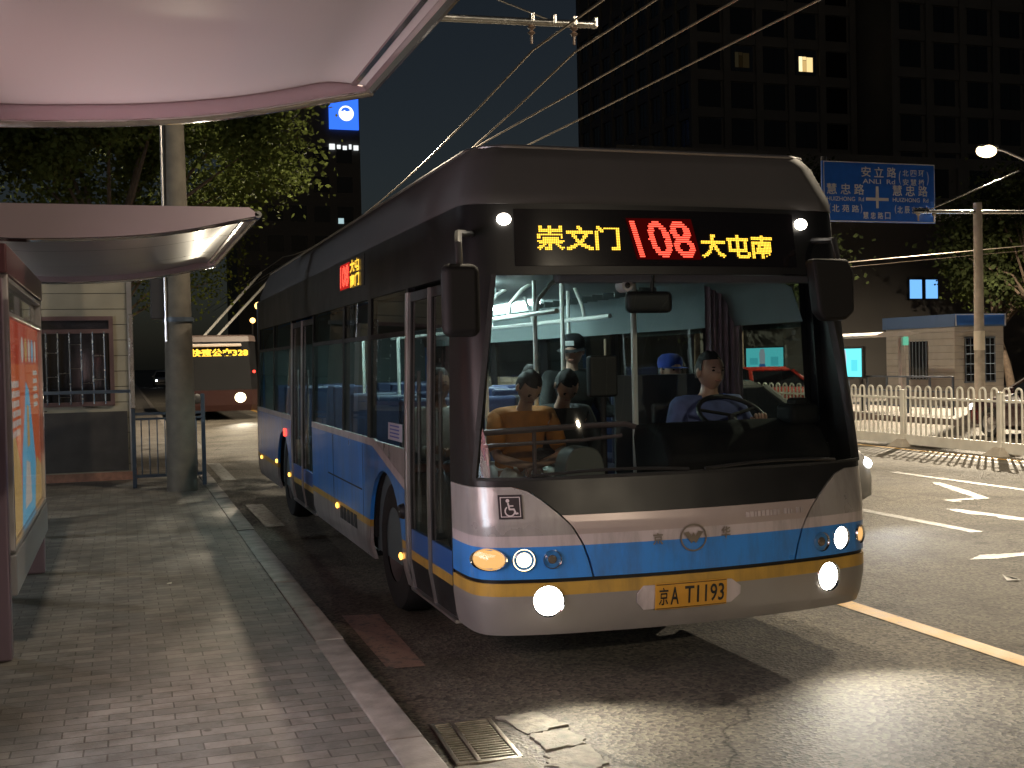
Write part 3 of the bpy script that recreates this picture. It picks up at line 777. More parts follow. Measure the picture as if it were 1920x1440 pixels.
# roof fairing
b = MB()
def ringv(z, hw, yf, yb, r):
    P = []
    for cx, cy, a0 in ((hw - r, yb - r, 0), (-hw + r, yb - r, 90), (-hw + r, yf + r, 180), (hw - r, yf + r, 270)):
        for k in range(5):
            a = R(a0 + k * 22.5); P.append((cx + r * math.cos(a), cy + r * math.sin(a), z))
    return P
rings = [ringv(2.69, 1.215, .385, BL - .05, .16), ringv(2.76, 1.21, .39, BL - .1, .17), ringv(2.96, 1.15, .46, BL - .3, .20), ringv(3.035, 1.11, .52, BL - .4, .20), ringv(3.065, 1.02, .64, BL - .5, .16)]
n = 20
for i, rg in enumerate(rings): b.v += rg
for i in range(len(rings) - 1):
    for k in range(n):
        k2 = (k + 1) % n; b.f.append([i * n + k, i * n + k2, (i + 1) * n + k2, (i + 1) * n + k]); b.m.append(0)
b.f.append(list(range((len(rings) - 1) * n, len(rings) * n))); b.m.append(0)
b.f.append(list(range(n))[::-1]); b.m.append(0)
roof = obj('roof_fairing', b, M['roofgrey'], bus, smooth=30)
b = MB()
b.tube([(x, y, 3.037) for x, y in [(-1.11, BL - .6), (-1.11, .74), (-1.05, .58), (-.92, .515), (.92, .515), (1.05, .58), (1.11, .74), (1.11, BL - .6)]], .012, 6)
obj('roof_trim', b, M['aluminium'], roof)
b = MB(); b.tube([(-.86, 1.2, 3.08), (-.86, 1.2, 3.16)], .014); b.rbox((-.86, 1.2, 3.08), (.07, .07, .03), .01); obj('roof_bracket', b, M['concrete'], roof)
for y in (5.2, 8.9):
    b = MB(); b.rbox((-.72, y, 3.12), (.35, .8, .12), .03); obj('roof_box', b, M['roofgrey'], roof)
b = MB()
for x in (-.25, .25): b.tube([(x, 7.6, 3.1), (x, 7.7, 3.22), (x, 10.7, 3.26)], .018, 6)
obj('trolley_pole', b, M['blackplastic'], roof)

# chassis, wheels, rear wall
b = MB(); b.bb(-1.19, 1.19, .5, 1.85, .30, .34); b.bb(-1.19, 1.19, 3.1, 7.5, .30, .34); b.bb(-1.19, 1.19, 8.75, BL - .1, .30, .34); b.bb(-.8, .8, 1.85, 8.75, .28, .40)
obj('chassis', b, M['asphalt_dark'], bus)
b = MB(); b.rbox((0, BL, 1.5), (2.48, .08, 2.4), .03); obj('rear_wall', b, M['bluepaint'], bus)
for y in (WF, WR):
    for s in (-1, 1):
        b = MB(); x0 = s * 1.20
        prof = [(.27, -.13), (.40, -.14), (.46, -.12), (.48, -.07), (.48, .07), (.46, .12), (.40, .14), (.27, .13)]
        b.lathe(prof, (s * 1.07, y, .48), 'X', 32)
        wh = obj('wheel', b, M['rubber'], bus)
        b = MB(); b.lathe([(.0001, s * .05), (.10, s * .06), (.12, s * .03), (.2, s * .01), (.25, s * .09), (.272, s * .12)], (s * 1.07, y, .48), 'X', 28)
        for k in range(8):
            a = k * math.pi / 4; b.lathe([(.0001, s * .06), (.016, s * .055), (.016, s * .0)], (s * 1.07, y + .16 * math.cos(a), .48 + .16 * math.sin(a)), 'X', 6)
        obj('rim', b, mat('wheel_rim', (.10, .09, .09), .5, .5, var=.3), wh)
        # wheel housing
        b = MB(); V = []; F = []
        for i in range(13):
            a = math.pi * i / 12
            for x in (s * 1.23, s * .80): V.append((x, y + .57 * math.cos(a), .46 + .57 * math.sin(a)))
        for i in range(12): F.append((2 * i, 2 * i + 1, 2 * i + 3, 2 * i + 2))
        F.append(tuple(2 * i + 1 for i in range(13)))
        b.add(V, F); obj('wheel_arch', b, M['asphalt_dark'], bus)

# ------------------------------------------------------------------ cabin
FZ = .36
b = MB(); b.bb(-1.16, 1.16, .45, BL - .06, FZ - .02, FZ)
obj('cabin_floor', b, M['cabin_floor'], bus)
b = MB()
P = [(-1.16, 2.02), (-1.08, 2.24), (-.85, 2.36), (.85, 2.36), (1.08, 2.24), (1.16, 2.02)]
V = [(x, .75, z) for x, z in P] + [(x, BL - .06, z) for x, z in P]
b.add(V, [(i, i + 1, 7 + i, 6 + i) for i in range(5)])
obj('ceiling', b, M['teal_lining'], bus, smooth=60)
b = MB()
for s in (-1, 1):
    for y0, y1 in (((1.75, 5.83), (7.4, BL - .06)) if s < 0 else ((.8, BL - .06),)): b.bb(s * 1.195, s * 1.185, y0, y1, FZ, 1.2)
b.bb(-1.16, 1.16, BL - .07, BL - .06, FZ, 2.3)
obj('cabin_wall', b, mat('dark_lining', (.10, .13, .14), .5), bus)
for x in (-.62, .62):
    ya = 1.9 if x < 0 else 4.4
    b = MB(); b.rbox((x, (ya + 9.5) / 2, 2.335), (.10, 9.5 - ya, .03), .008); tb = obj('ceiling_tube', b, M['strip'], bus)
    b = MB()
    for i in range(34): b.bb(x - .07, x + .07, 1.95 + i * .225, 1.958 + i * .225, 2.275, 2.319)
    obj('added_louvre', b, M['teal_lining'], tb)  # plates added to hide the glowing tubes when seen from ahead
# dashboard and instrument hood
b = MB()
pr = [(.42, 1.12), (.40, 1.20), (.52, 1.34), (.70, 1.40), (.92, 1.385), (.95, 1.30), (.88, .9), (.84, FZ), (.42, FZ)]
b.prism(pr, .02, 1.14, 'X')
M['dash'] = mat('dash_black', (.005, .005, .005), .75, spec=.2); obj('dashboard', b, M['dash'], bus, bevel=.03)
b = MB(); b.prism([(.36, .98), (.46, 1.0), (.50, 1.03), (.74, 1.0), (.76, FZ), (.40, FZ)], -1.08, .02, 'X')
obj('dash_shelf', b, mat('shelf_grey', (.10, .12, .12), .5), bus, bevel=.02)
b = MB(); b.rbox((1.03, .62, 1.43), (.22, .20, .13), .04, 3); b.rbox((1.03, .62, 1.50), (.10, .12, .06), .02)
obj('instrument_hood', b, M['dash'], bus)
# steering wheel
b = MB(); q = Matrix.Rotation(R(32), 3, 'X'); cc = Vector((.74, .95, 1.415))
b.tube([q @ Vector((.225 * math.cos(R(a)), .225 * math.sin(R(a)), 0)) + cc for a in range(0, 361, 15)], .016, 8, cap=False)
for a in (20, 160, 270): b.tube([cc, q @ Vector((.21 * math.cos(R(a)), .21 * math.sin(R(a)), 0)) + cc], .012, 6)
b.tube([cc, cc + Vector((0, -.12, -.3))], .03, 8)
obj('steering_wheel', b, M['blackplastic'], bus)
def seat(x, y, z, name='seat', m=None, rz=0, hb=.62):
    b = MB(); b.rbox((0, 0, .0), (.44, .44, .10), .03); b.rbox((0, .235, hb / 2), (.43, .07, hb), .03, 3)
    b.tube([(0, .02, -.04), (0, .02, FZ - z)], .035, 8)
    o = obj(name, b, m or M['seatblue'], bus); o.location = (x, y, z); o.rotation_euler = (0, 0, rz); return o
seat(.74, 1.48, .86, 'driver_seat', mat('driver_seat', (.02, .022, .025), .6))
for y in (2.62, 3.5, 4.3, 5.1, 5.9, 7.9, 8.7, 9.5):
    seat(.92, y, .92); seat(.44, y + .02, .92)
for y in (2.28, 3.35, 4.2, 7.9, 8.7, 9.5):
    seat(-.92, y, .92); seat(-.44, y, .92)
# driver's cab partition, curtain and the panel behind
b = MB()
b.rbox((.74, 1.92, 1.02), (.84, .03, 1.32), .008)
obj('cab_partition', b, mat('partition', (.05, .06, .07), .5), bus)
b = MB(); V = []
for i in range(25):
    x = .93 + .30 * i / 24; yy = 1.66 + .02 * math.sin(i * 1.7); V += [(x, yy, 1.42), (x, yy, 2.32)]
b.add(V, [(2 * i, 2 * i + 2, 2 * i + 3, 2 * i + 1) for i in range(24)])
obj('cab_curtain', b, mat('mauve_curtain', (.26, .21, .25), .8, var=.15, vscale=12), bus, smooth=60)
b = MB(); b.rbox((.3, .50, 2.30), (1.9, .10, .10), .02); obj('sun_blind', b, mat('blind_fabric', (.16, .15, .16), .7), bus)
# rails
b = MB()
b.tube([(-.38, 1.2, 2.12), (-.38, 5.6, 2.12)], .017); b.tube([(.38, 2.1, 2.12), (.38, 9.5, 2.12)], .017)
b.tube([(-.38, 7.6, 2.12), (-.38, 10, 2.12)], .017)
for y in (1.6, 2.2, 2.8, 3.5, 4.4):
    b.tube([(-.38, y, 2.12), (-.36, y, 2.22), (-.27, y, 2.32), (-.2, y, 2.36)], .015)
for y in (2.6, 3.8, 5.0, 6.2): b.tube([(.38, y, 2.12), (.36, y, 2.22), (.30, y, 2.36)], .015)
obj('overhead_rail', b, M['railsteel'], bus)
for x, y, z0, m in ((-.30, 1.85, FZ, 0), (-.62, 2.0, FZ, 0), (.02, 2.15, FZ, 0), (.40, 3.0, FZ, 0), (-.40, 5.7, FZ, 0), (-.40, 7.5, FZ, 0), (.42, 5.4, FZ, 0)):
    b = MB(); b.tube([(x, y, z0), (x, y, 2.36)], .017); obj('grab_pole', b, M['railsteel'], bus)
b = MB(); b.tube([(.26, 1.42, FZ), (.26, 1.42, 2.34)], .022); obj('grab_pole', b, M['railsteel'], bus)
b = MB(); b.tube([(-1.08, 1.00, 1.36), (-.30, 1.02, 1.38), (.02, 1.05, 1.38), (.12, 1.06, 1.35), (.16, 1.07, 1.27), (.165, 1.07, FZ)], .019)
b.tube([(-1.08, 1.00, 1.28), (-.30, 1.02, 1.29), (-.02, 1.02, 1.31)], .012); b.tube([(-.62, 1.01, 1.36), (-.62, 1.01, FZ)], .014)
obj('entrance_rail', b, mat('rail_mauve', (.20, .15, .16), .35, .4), bus)
b = MB(); b.rbox((-.09, 1.16, 1.69), (.20, .08, .27), .02); b.tube([(-.08, 1.17, 1.58), (-.08, 1.17, FZ)], .022); obj('fare_reader', b, M['blackplastic'], bus)
b = MB()
pr = spline([(-.48, 1.04), (-.46, 1.18), (-.40, 1.25), (-.28, 1.25), (-.22, 1.18), (-.20, 1.04)], 4); b.prism(pr, .86, 1.06, 'Y'); b.bb(-.47, -.21, .87, 1.05, FZ, 1.04)
obj('fare_box', b, mat('fare_box', (.13, .14, .13), .4), bus, bevel=.01)
b = MB(); b.rbox((-.07, .47, 2.135), (.30, .05, .13), .035, 3); b.tube([(-.05, .47, 2.2), (-.05, .45, 2.3)], .012)
obj('interior_mirror', b, M['blackplastic'], bus)
b = MB(); b.lathe([(.0001, -.04), (.035, -.04), (.04, 0), (.04, .05), (.0001, .05)], (-.21, .50, 2.235), 'Y', 16); cam_o = obj('cabin_camera', b, mat('cam_white', (.5, .45, .45), .4), bus)
b = MB(); b.ball((-.21, .46, 2.235), (.018, .012, .018)); obj('camera_lens', b, M['eye'], cam_o)
# outside mirrors
b = MB(); b.rbox((-1.42, -.18, 2.115), (.20, .10, .37), .045, 3)
mr_ = obj('wing_mirror', b, mat('mirror_housing', (.006, .0055, .006), .6, var=.2, spec=.25), bus)
b = MB(); b.tube([(-1.18, .42, 2.52), (-1.36, .05, 2.48), (-1.42, -.16, 2.40), (-1.42, -.17, 2.28)], .02); obj('mirror_arm', b, M['blackplastic'], mr_)
b = MB(); b.prism([(.76, 2.36), (1.00, 2.36), (1.04, 2.28), (1.04, 2.05), (.98, 2.0), (.84, 2.0), (.80, 2.05)], .0, .10, 'Y')
mr_ = obj('wing_mirror', b, mat('mirror_black', (.006, .0055, .006), .6, spec=.25), bus, bevel=.02)
b = MB(); b.tube([(1.0, .38, 2.5), (.98, .12, 2.48), (.97, .05, 2.30)], .02); obj('mirror_arm', b, M['blackplastic'], mr_)
# wipers lie along the screen foot
for x0, x1 in ((-.95, -.05), (.05, .95)):
    b = MB(); b.tube([S(ux(abs(x0 + (x1 - x0) * t)) * (1 if x0 + (x1 - x0) * t > 0 else -1), 1.175 + .02 * math.sin(t * 3), .03) for t in [i / 8 for i in range(9)]], .010, 6)
    obj('wiper', b, M['blackplastic'], bus)

# ------------------------------------------------------------------ people
def skin(nodes, edges, sub=1):
    me = bpy.data.meshes.new('sk'); names = list(nodes)
    me.from_pydata([nodes[k][0] for k in names], [(names.index(a), names.index(c)) for a, c in edges], [])
    o = bpy.data.objects.new('sk', me); COL.objects.link(o)
    o.modifiers.new('s', 'SKIN')
    for i, k in enumerate(names):
        r = nodes[k][1]; r = r if isinstance(r, tuple) else (r, r)
        me.skin_vertices[0].data[i].radius = r
    me.skin_vertices[0].data[0].use_root = True
    if sub: s = o.modifiers.new('u', 'SUBSURF'); s.levels = sub; s.render_levels = sub
    dg = bpy.context.evaluated_depsgraph_get(); dg.update()
    m = bpy.data.meshes.new_from_object(o.evaluated_get(dg))
    V = [tuple(v.co) for v in m.vertices]; F = [list(p.vertices) for p in m.polygons]
    bpy.data.objects.remove(o); bpy.data.meshes.remove(me); bpy.data.meshes.remove(m)
    return V, F
def person(label, loc, J, top, legs=None, group=None, yaw=0, pitch=0, hair=True, cap=None, legs_on=True, bare=False, curl=1.0):
    p = empty('person', loc, 0, label, 'person', group)
    hd = Vector(J['head']); q = Matrix.Rotation(R(yaw), 3, 'Z') @ Matrix.Rotation(R(pitch), 3, 'X')
    nodes = {'pel': (J['pel'], .115), 'mid': (tuple((Vector(J['pel']) * .5 + Vector(J['chest']) * .5)), (.11, .085)), 'chest': (J['chest'], (.115, .085)),
             'neck': (J['neck'], .052), 'skull': (tuple(hd + Vector((0, .01, -.03))), .055)}
    E = [('pel', 'mid'), ('mid', 'chest'), ('chest', 'neck'), ('neck', 'skull')]
    for s in 'LR':
        nodes.update({'sh' + s: (J['sh' + s], .058), 'el' + s: (J['el' + s], .042), 'wr' + s: (J['wr' + s], .028)})
        d = (Vector(J['wr' + s]) - Vector(J['el' + s])).normalized()
        nodes['pa' + s] = (tuple(Vector(J['wr' + s]) + d * .07), (.036, .020))
        E += [('chest', 'sh' + s), ('sh' + s, 'el' + s), ('el' + s, 'wr' + s), ('wr' + s, 'pa' + s)]
        nodes.update({'hi' + s: (J['hi' + s], .085), 'kn' + s: (J['kn' + s], .058), 'an' + s: (J['an' + s], .04), 'to' + s: (tuple(Vector(J['an' + s]) + Vector((0, -.13, -.04))), .035)})
        E += [('pel', 'hi' + s), ('hi' + s, 'kn' + s), ('kn' + s, 'an' + s), ('an' + s, 'to' + s)]
    V, F = skin(nodes, E); b = MB(); b.add(V, F, 0)
    # head with face
    bm = bmesh.new(); bmesh.ops.create_uvsphere(bm, u_segments=20, v_segments=16, radius=1)
    for v in bm.verts:
        x, y, z = v.co; k = 1 - .22 * max(0, -z) ** 1.5
        x *= k; y *= k
        v.co = Vector((x * .078, y * .098, z * .118))
        if y < -.6:
            nose = math.exp(-((x / .14) ** 2) - ((z + .12) / .26) ** 2); v.co.y -= .020 * nose
            brow = math.exp(-((z - .22) / .12) ** 2) * math.exp(-(x / .5) ** 2); v.co.y -= .005 * brow
            for ex in (-.42, .42): v.co.y += .008 * math.exp(-((x - ex) / .16) ** 2 - ((z - .05) / .12) ** 2)
    b.bm(bm, hd, q, 0)
    for ex in (-1, 1):
        for c, r, mi in (((ex * .031, -.083, .006), (.013, .007, .007), 1), ((ex * .079, .012, -.008), (.012, .022, .032), 0), ((ex * .031, -.088, .024), (.018, .006, .004), 1)):
            bm = MB(); bm.ball((0, 0, 0), r, u=8, v=6); b.add([q @ (Vector(v) + Vector(c)) + hd for v in bm.v], bm.f, mi)
    bm = MB(); bm.ball((0, 0, 0), (.024, .008, .007), u=8, v=6); b.add([q @ (Vector(v) + Vector((0, -.083, -.056))) + hd for v in bm.v], bm.f, 2)
    # fingers
    for s in 'LR':
        wr = Vector(J['wr' + s]); d = (wr - Vector(J['el' + s])).normalized(); side = d.cross(Vector((0, 0, 1))); side = side.normalized() if side.length > .1 else Vector((1, 0, 0))
        dn = side.cross(d).normalized()
        if dn.z > 0: dn = -dn
        for k, ln_ in enumerate((.062, .074, .070, .055)):
            o0 = wr + d * .085 + side * (-.027 + k * .018)
            b.tube([o0, o0 + d * ln_ * .45, o0 + d * ln_ * .72 + dn * ln_ * .38 * curl, o0 + d * ln_ * .55 + dn * ln_ * .75 * curl], [.0095, .009, .0085, .006], 6)
        sg = 1 if s == 'L' else -1
        t0 = wr + d * .03 + side * (.028 * sg); b.tube([t0, t0 + d * .03 + side * .018 * sg, t0 + d * .058 + side * .016 * sg + dn * .012], [.012, .0105, .007], 6)
    obj('body', b, [M['skin'], M['eye'], M['lips']], p, smooth=70)
    # shirt
    nd = {'chest': (J['chest'], (.195, .15)), 'mid': (nodes['mid'][0], (.175, .145)), 'pel': (J['pel'], (.165, .145)), 'nk': (tuple(Vector(J['chest']).lerp(Vector(J['neck']), .85)), .082)}
    Es = [('chest', 'mid'), ('mid', 'pel'), ('chest', 'nk')]
    for s in 'LR':
        nd['sh' + s] = (J['sh' + s], .09); nd['el' + s] = (tuple(Vector(J['sh' + s]).lerp(Vector(J['el' + s]), .92 if bare else 1.0)), .064)
        Es += [('chest', 'sh' + s), ('sh' + s, 'el' + s)]
        if not bare:
            nd['wr' + s] = (tuple(Vector(J['el' + s]).lerp(Vector(J['wr' + s]), .85)), .046); Es.append(('el' + s, 'wr' + s))
    V, F = skin(nd, Es); b = MB(); b.add(V, F); obj('shirt', b, top, p, smooth=70)
    if legs:
        nd = {'pel': (J['pel'], (.15, .13))}; Es = []
        for s in 'LR':
            nd['hi' + s] = (J['hi' + s], .105); nd['kn' + s] = (J['kn' + s], .078); nd['an' + s] = (J['an' + s], .06)
            Es += [('pel', 'hi' + s), ('hi' + s, 'kn' + s), ('kn' + s, 'an' + s)]
        V, F = skin(nd, Es); b = MB(); b.add(V, F); obj('trousers', b, legs, p, smooth=70)
    if hair:
        bm = bmesh.new(); bmesh.ops.create_uvsphere(bm, u_segments=20, v_segments=16, radius=1)
        for v in bm.verts:
            x, y, z = v.co; wv = 1 + .05 * math.sin(9 * x + 4 * z) * math.cos(7 * y)
            v.co = Vector((x * .085 * wv, (y * .102 + .008) * wv, z * .122 * wv + .006))
        bmesh.ops.delete(bm, geom=[v for v in bm.verts if (v.co.y < -.035 and v.co.z < .055) or v.co.z < -.055 or (abs(v.co.x) > .06 and v.co.z < -.01 and v.co.y < .02)], context='VERTS')
        ex = bmesh.ops.extrude_face_region(bm, geom=list(bm.faces))
        for v in ex['geom']:
            if isinstance(v, bmesh.types.BMVert): v.co *= .9
        b = MB(); b.bm(bm, hd, q); obj('hair', b, M['hair'], p, smooth=60)
    if cap:
        b = MB(); bm = MB()
        bm.lathe([(.094, .025), (.100, .06), (.092, .10), (.06, .128), (.0001, .135)], (0, .008, 0), 'Z', 20)
        V = []
        for i in range(11):
            a = R(200 + 14 * i); V += [(.094 * math.cos(a), .008 + .096 * math.sin(a), .03), (.125 * math.cos(a), .0 + .165 * math.sin(a), .018)]
        bm.add(V, [(2 * i, 2 * i + 2, 2 * i + 3, 2 * i + 1) for i in range(10)])
        b.add([q @ Vector(v) + hd for v in bm.v], bm.f); c = obj('cap', b, cap[0], p, smooth=50)
        if len(cap) > 1:
            b = MB(); bm = MB(); bm.rbox((0, -.092, .078), (.07, .012, .038), .004); b.add([q @ Vector(v) + hd for v in bm.v], bm.f); obj('cap_badge', b, cap[1], c)
    return p
def sit(lean=.1, h=0.0, arm=(.12, -.30, .20), spread=.10, headf=0.0, w=.19):
    J = {'pel': (0, 0, 0), 'chest': (0, -lean * .75, .36), 'neck': (0, -lean, .50), 'head': (0, -lean - .03 - headf, .64)}
    for s, k in (('L', 1), ('R', -1)):
        J['sh' + s] = (k * w, -lean * .85, .42); J['el' + s] = (k * (w + .05), -lean - .08, .17)
        J['wr' + s] = (k * arm[0], arm[1] - lean, arm[2])
        J['hi' + s] = (k * .09, -.05, -.01); J['kn' + s] = (k * spread, -.42, .0); J['an' + s] = (k * spread, -.42, -.42)
    return J
fab = lambda n, c: mat(n, c, .8, var=.2, vscale=14, bump=.2, bscale=120)
J = sit(.08, arm=(.16, -.32, .24), w=.19); J['elL'] = (.26, -.16, .20); J['elR'] = (-.26, -.10, .18); J['wrR'] = (-.15, -.33, .26); J['wrL'] = (.17, -.38, .33)
drv = person('driver in a blue short-sleeved shirt holding the steering wheel', (BX + .72, BY + 1.36, 1.00), J, fab('blue_shirt', (.10, .13, .30)), fab('navy_trousers', (.015, .018, .03)), yaw=6, pitch=0, bare=True)
drv.scale = (1.10, 1.10, 1.10); drv.location.y -= .04
J = {'pel': (0, 0, .85), 'chest': (0, -.02, 1.2), 'neck': (0, -.03, 1.36), 'head': (.0, -.06, 1.5),
     'shL': (.19, -.02, 1.28), 'shR': (-.19, -.02, 1.28), 'elL': (.26, -.06, 1.02), 'elR': (-.25, -.08, 1.02), 'wrL': (.30, -.28, 1.02), 'wrR': (-.12, -.26, 1.0),
     'hiL': (.09, 0, .80), 'hiR': (-.09, 0, .80), 'knL': (.10, -.02, .46), 'knR': (-.10, -.02, .46), 'anL': (.10, .02, .07), 'anR': (-.10, .02, .07)}
person('standing attendant in a dark uniform and badged cap in the bus aisle', (BX + .30, BY + 2.72, FZ + .01), J, fab('dark_uniform', (.02, .025, .025)), fab('dark_trousers', (.012, .012, .014)), yaw=-35, pitch=12, cap=(fab('cap_black', (.012, .013, .016)), mat('cap_badge', (.7, .75, .75), .4)))
orange = fab('orange_shirt', (.36, .13, .02)); pale = fab('pale_trousers', (.70, .76, .75))
J = sit(.30, arm=(.06, -.14, .12), headf=.07)
person('seated passenger in an orange shirt and pale trousers looking down', (BX - .44, BY + 2.0, .98), J, orange, pale, pitch=48, yaw=8, bare=True)
J = sit(.28, arm=(.05, -.13, .15), headf=.07)
person('seated passenger in a dark top bent over a phone beside the orange shirt', (BX - .10, BY + 2.15, .98), J, fab('black_top', (.02, .022, .025)), pale, pitch=50, yaw=-6)
J = sit(.02)
person('seated passenger in a blue cap and grey top behind the driver', (BX + 1.0, BY + 2.42, 1.06), J, fab('grey_top', (.12, .13, .16)), fab('dark_jeans', (.02, .025, .05)), yaw=10, cap=(fab('cap_blue', (.02, .05, .28)),))
J = sit(.03)
person('seated passenger in a white top on the first door-side seat', (BX - .92, BY + 2.22, 1.00), J, fab('white_top', (.55, .57, .57)), fab('grey_jeans', (.08, .09, .12)), yaw=-10)
J = sit(.02)
person('seated passenger in a black jacket two rows behind the driver', (BX + .50, BY + 4.28, 1.00), J, fab('black_jacket', (.02, .02, .025)), fab('black_jeans', (.015, .015, .02)), yaw=0)

# ================================================================== BUS STOP SHELTERS
M['canopy'] = mat('canopy_panel', (.58, .545, .535), .34, .2, coat=.15)
M['rim'] = mat('canopy_rim', (.62, .60, .59), .14, .95)
M['fascia'] = mat('canopy_fascia', (.62, .50, .56), .28, .4)
LIP = [(.975, 2.898), (.80, 2.862), (.62, 2.822), (.40, 2.78), (.15, 2.748), (-.1, 2.73), (-.4, 2.718), (-.8, 2.72), (-1.2, 2.79), (-1.6, 2.93)]
def shelter(label, y0, y1, seams):
    r = empty('bus_shelter', (0, y0, .15), 0, label, 'bus shelter')
    Lh = y1 - y0; dz = -.15
    under = [(x, z + .055 * min(1, (.99 - x) / .12)) for x, z in LIP]
    us = spline(under, 4)
    ys = [.04] + [q for q in seams] + [Lh - .04]
    b = MB()
    for a, c in zip(ys[:-1], ys[1:]):
        P = [(x, a + .009, z + dz) for x, z in us] + [(x, c - .009, z + dz) for x, z in us]; n = len(us)
        b.add(P, [(i, i + 1, n + i + 1, n + i) for i in range(n - 1)])
    obj('soffit', b, M['canopy'], r, smooth=60)
    b = MB(); b.bb(-1.58, .93, .03, Lh - .03, 2.935 + dz, 2.955 + dz)
    for q in seams: b.bb(-1.4, .6, q - .02, q + .02, 2.87 + dz, 2.88 + dz)
    obj('roof', b, M['roofgrey'], r)
    lp = spline(LIP, 4)
    prof = [(x, z + dz) for x, z in lp] + [(-1.6, 2.95 + dz), (.9, 2.955 + dz)]
    for a, c in ((0, .04), (Lh - .04, Lh)):
        b = MB(); b.prism(prof, a, c, 'Y'); obj('fascia', b, M['fascia'], r, smooth=50)
        b = MB(); yy = (a + c) / 2; b.tube([(x, yy, z + dz - .006) for x, z in lp], .020, 6)
        obj('edge_rim', b, M['rim'], r, smooth=60)
    b = MB(); b.tube([(.965, 0, 2.905 + dz), (.965, Lh, 2.905 + dz)], .026, 8); b.tube([(.90, .03, 2.925 + dz), (.90, Lh - .03, 2.925 + dz)], .02, 6)
    obj('edge_rim', b, M['rim'], r)
    for yy in (.6, Lh - .6):
        b = MB(); b.rbox((-.98, yy, 1.3), (.12, .14, 2.62), .02);
        obj('column', b, M['aluminium'], r)
    return r
shelter('near bus shelter canopy with a pale soffit and bright metal rim overhead', .29, 4.64, (1.45, 2.9))
shelter('farther bus shelter with a wine-red canopy end in front of the panelled kiosk', 8.65, 13.0, (1.55, 3.05))

# advertising light box under the farther shelter
ad = empty('advertising_lightbox', (-.66, 8.8, .15), 0, 'upright lit advertising box with an orange and sky-blue poster on the pavement', 'advertising lightbox')
Y0, Y1 = -1.55, 1.45
M['adframe'] = mat('purple_grey_frame', (.24, .18, .23), .3, .5)
for yy in (Y0, Y1):
    b = MB(); b.rbox((-.06, yy, 1.1 if yy < 0 else .72), (.16, .10, 2.2 if yy < 0 else 1.44), .015); obj('post', b, M['adframe'], ad)
b = MB(); b.rbox((-.02, -.05, .47), (.14, 2.86, .24), .012); obj('base_tray', b, mat('tray_grey', (.34, .34, .36), .4, .3), ad)
b = MB(); b.rbox((-.02, -.05, 2.30), (.14, 3.06, .17), .012); obj('header', b, mat('wine_header', (.14, .05, .06), .3, .3), ad)
b = MB()
for yy in (-1.46, 1.37): b.rbox((.0, yy, 1.42), (.09, .035, 1.62), .008)
for zz in (.61, 1.99, 2.19): b.rbox((.0, -.05, zz), (.09, 2.78, .03), .008)
obj('frame', b, M['aluminium'], ad)
b = MB(); b.bb(.0, .004, -1.44, 1.36, 2.0, 2.18); obj('glass_strip', b, M['clearglass'], ad)
def prt(name, c, s): return emis(name, c, s)
b = MB(); X = .012
def pz(P, o, mi): b.add([(X + o, y, z) for y, z in P], [tuple(range(len(P)))], mi)
pz([(-1.44, .63), (1.36, .63), (1.36, 1.98), (-1.44, 1.98)], 0, 0)
pz([(-1.44, .63), (-.5, .63), (-.5, 1.0), (-.9, 1.25), (-1.44, 1.22)], .001, 3)
pz([(.5, .63), (1.36, .63), (1.36, .9), (.9, 1.0)], .001, 3)
pz([(-.55, .63), (.62, .63), (.80, .95), (.55, 1.25), (.28, 1.52), (.02, 1.58), (-.15, 1.36), (-.42, 1.1)], .002, 1)
pz([(-1.44, 1.70), (1.36, 1.70), (1.36, 1.98), (-1.44, 1.98)], .001, 4)
random.seed(5)
for q_ in range(5):
    yq = -.2 + q_ * .3; pz([(yq + .11 * math.cos(R(a)), 1.80 + .09 * math.sin(R(a))) for a in range(0, 360, 30)], .002, (2, 3, 2, 1, 2)[q_])
pz([(-.30, .72), (.30, .72), (.22, 1.0), (-.12, 1.04)], .003, 2)
pz([(.02, 1.12), (.26, 1.12), (.22, 1.40), (.06, 1.42)], .003, 3)
for k in range(6):
    z = 1.55 - k * .062
    y = -1.34
    while y < -.55:
        wd = random.uniform(.05, .11); pz([(y, z), (y + wd, z), (y + wd, z + .042), (y, z + .042)], .003, 2); y += wd + .022
for k in range(5):
    z = 1.62 - k * .06; pz([(.72, z), (1.1 + random.uniform(0, .2), z), (1.1, z + .035), (.72, z + .035)], .003, 2)
obj('poster', b, [prt('poster_orange', (.85, .18, .07), .62), prt('poster_blue', (.20, .56, .82), .66), prt('poster_white', (.8, .68, .62), .62), prt('poster_amber', (.80, .48, .18), .62), prt('poster_red', (.78, .11, .06), .55)], ad, smooth=0)
b = MB(); b.bb(X + .010, X + .014, -1.44, 1.36, .63, 1.98); obj('cover_glass', b, M['clearglass'], ad)
ad2 = copy_tree(ad); ad2.location = (-.66, 4.85, .15)
ad2['label'] = 'lit advertising box with a rose-red poster under the near shelter canopy'
ROSE = [prt('poster_rose', (1.0, .70, .68), 8.0), prt('poster_pale_blue', (.74, .86, 1.0), 12.0), prt('poster_pink', (1.0, .75, .75), 7.0), prt('poster_wine', (.55, .12, .16), 1.6), prt('poster_red', (1.0, .42, .44), 9.0)]
for ch in ad2.children:
    if ch.name.startswith('poster'):
        ch.data = ch.data.copy()
        for i_, m_ in enumerate(ROSE): ch.data.materials[i_] = m_

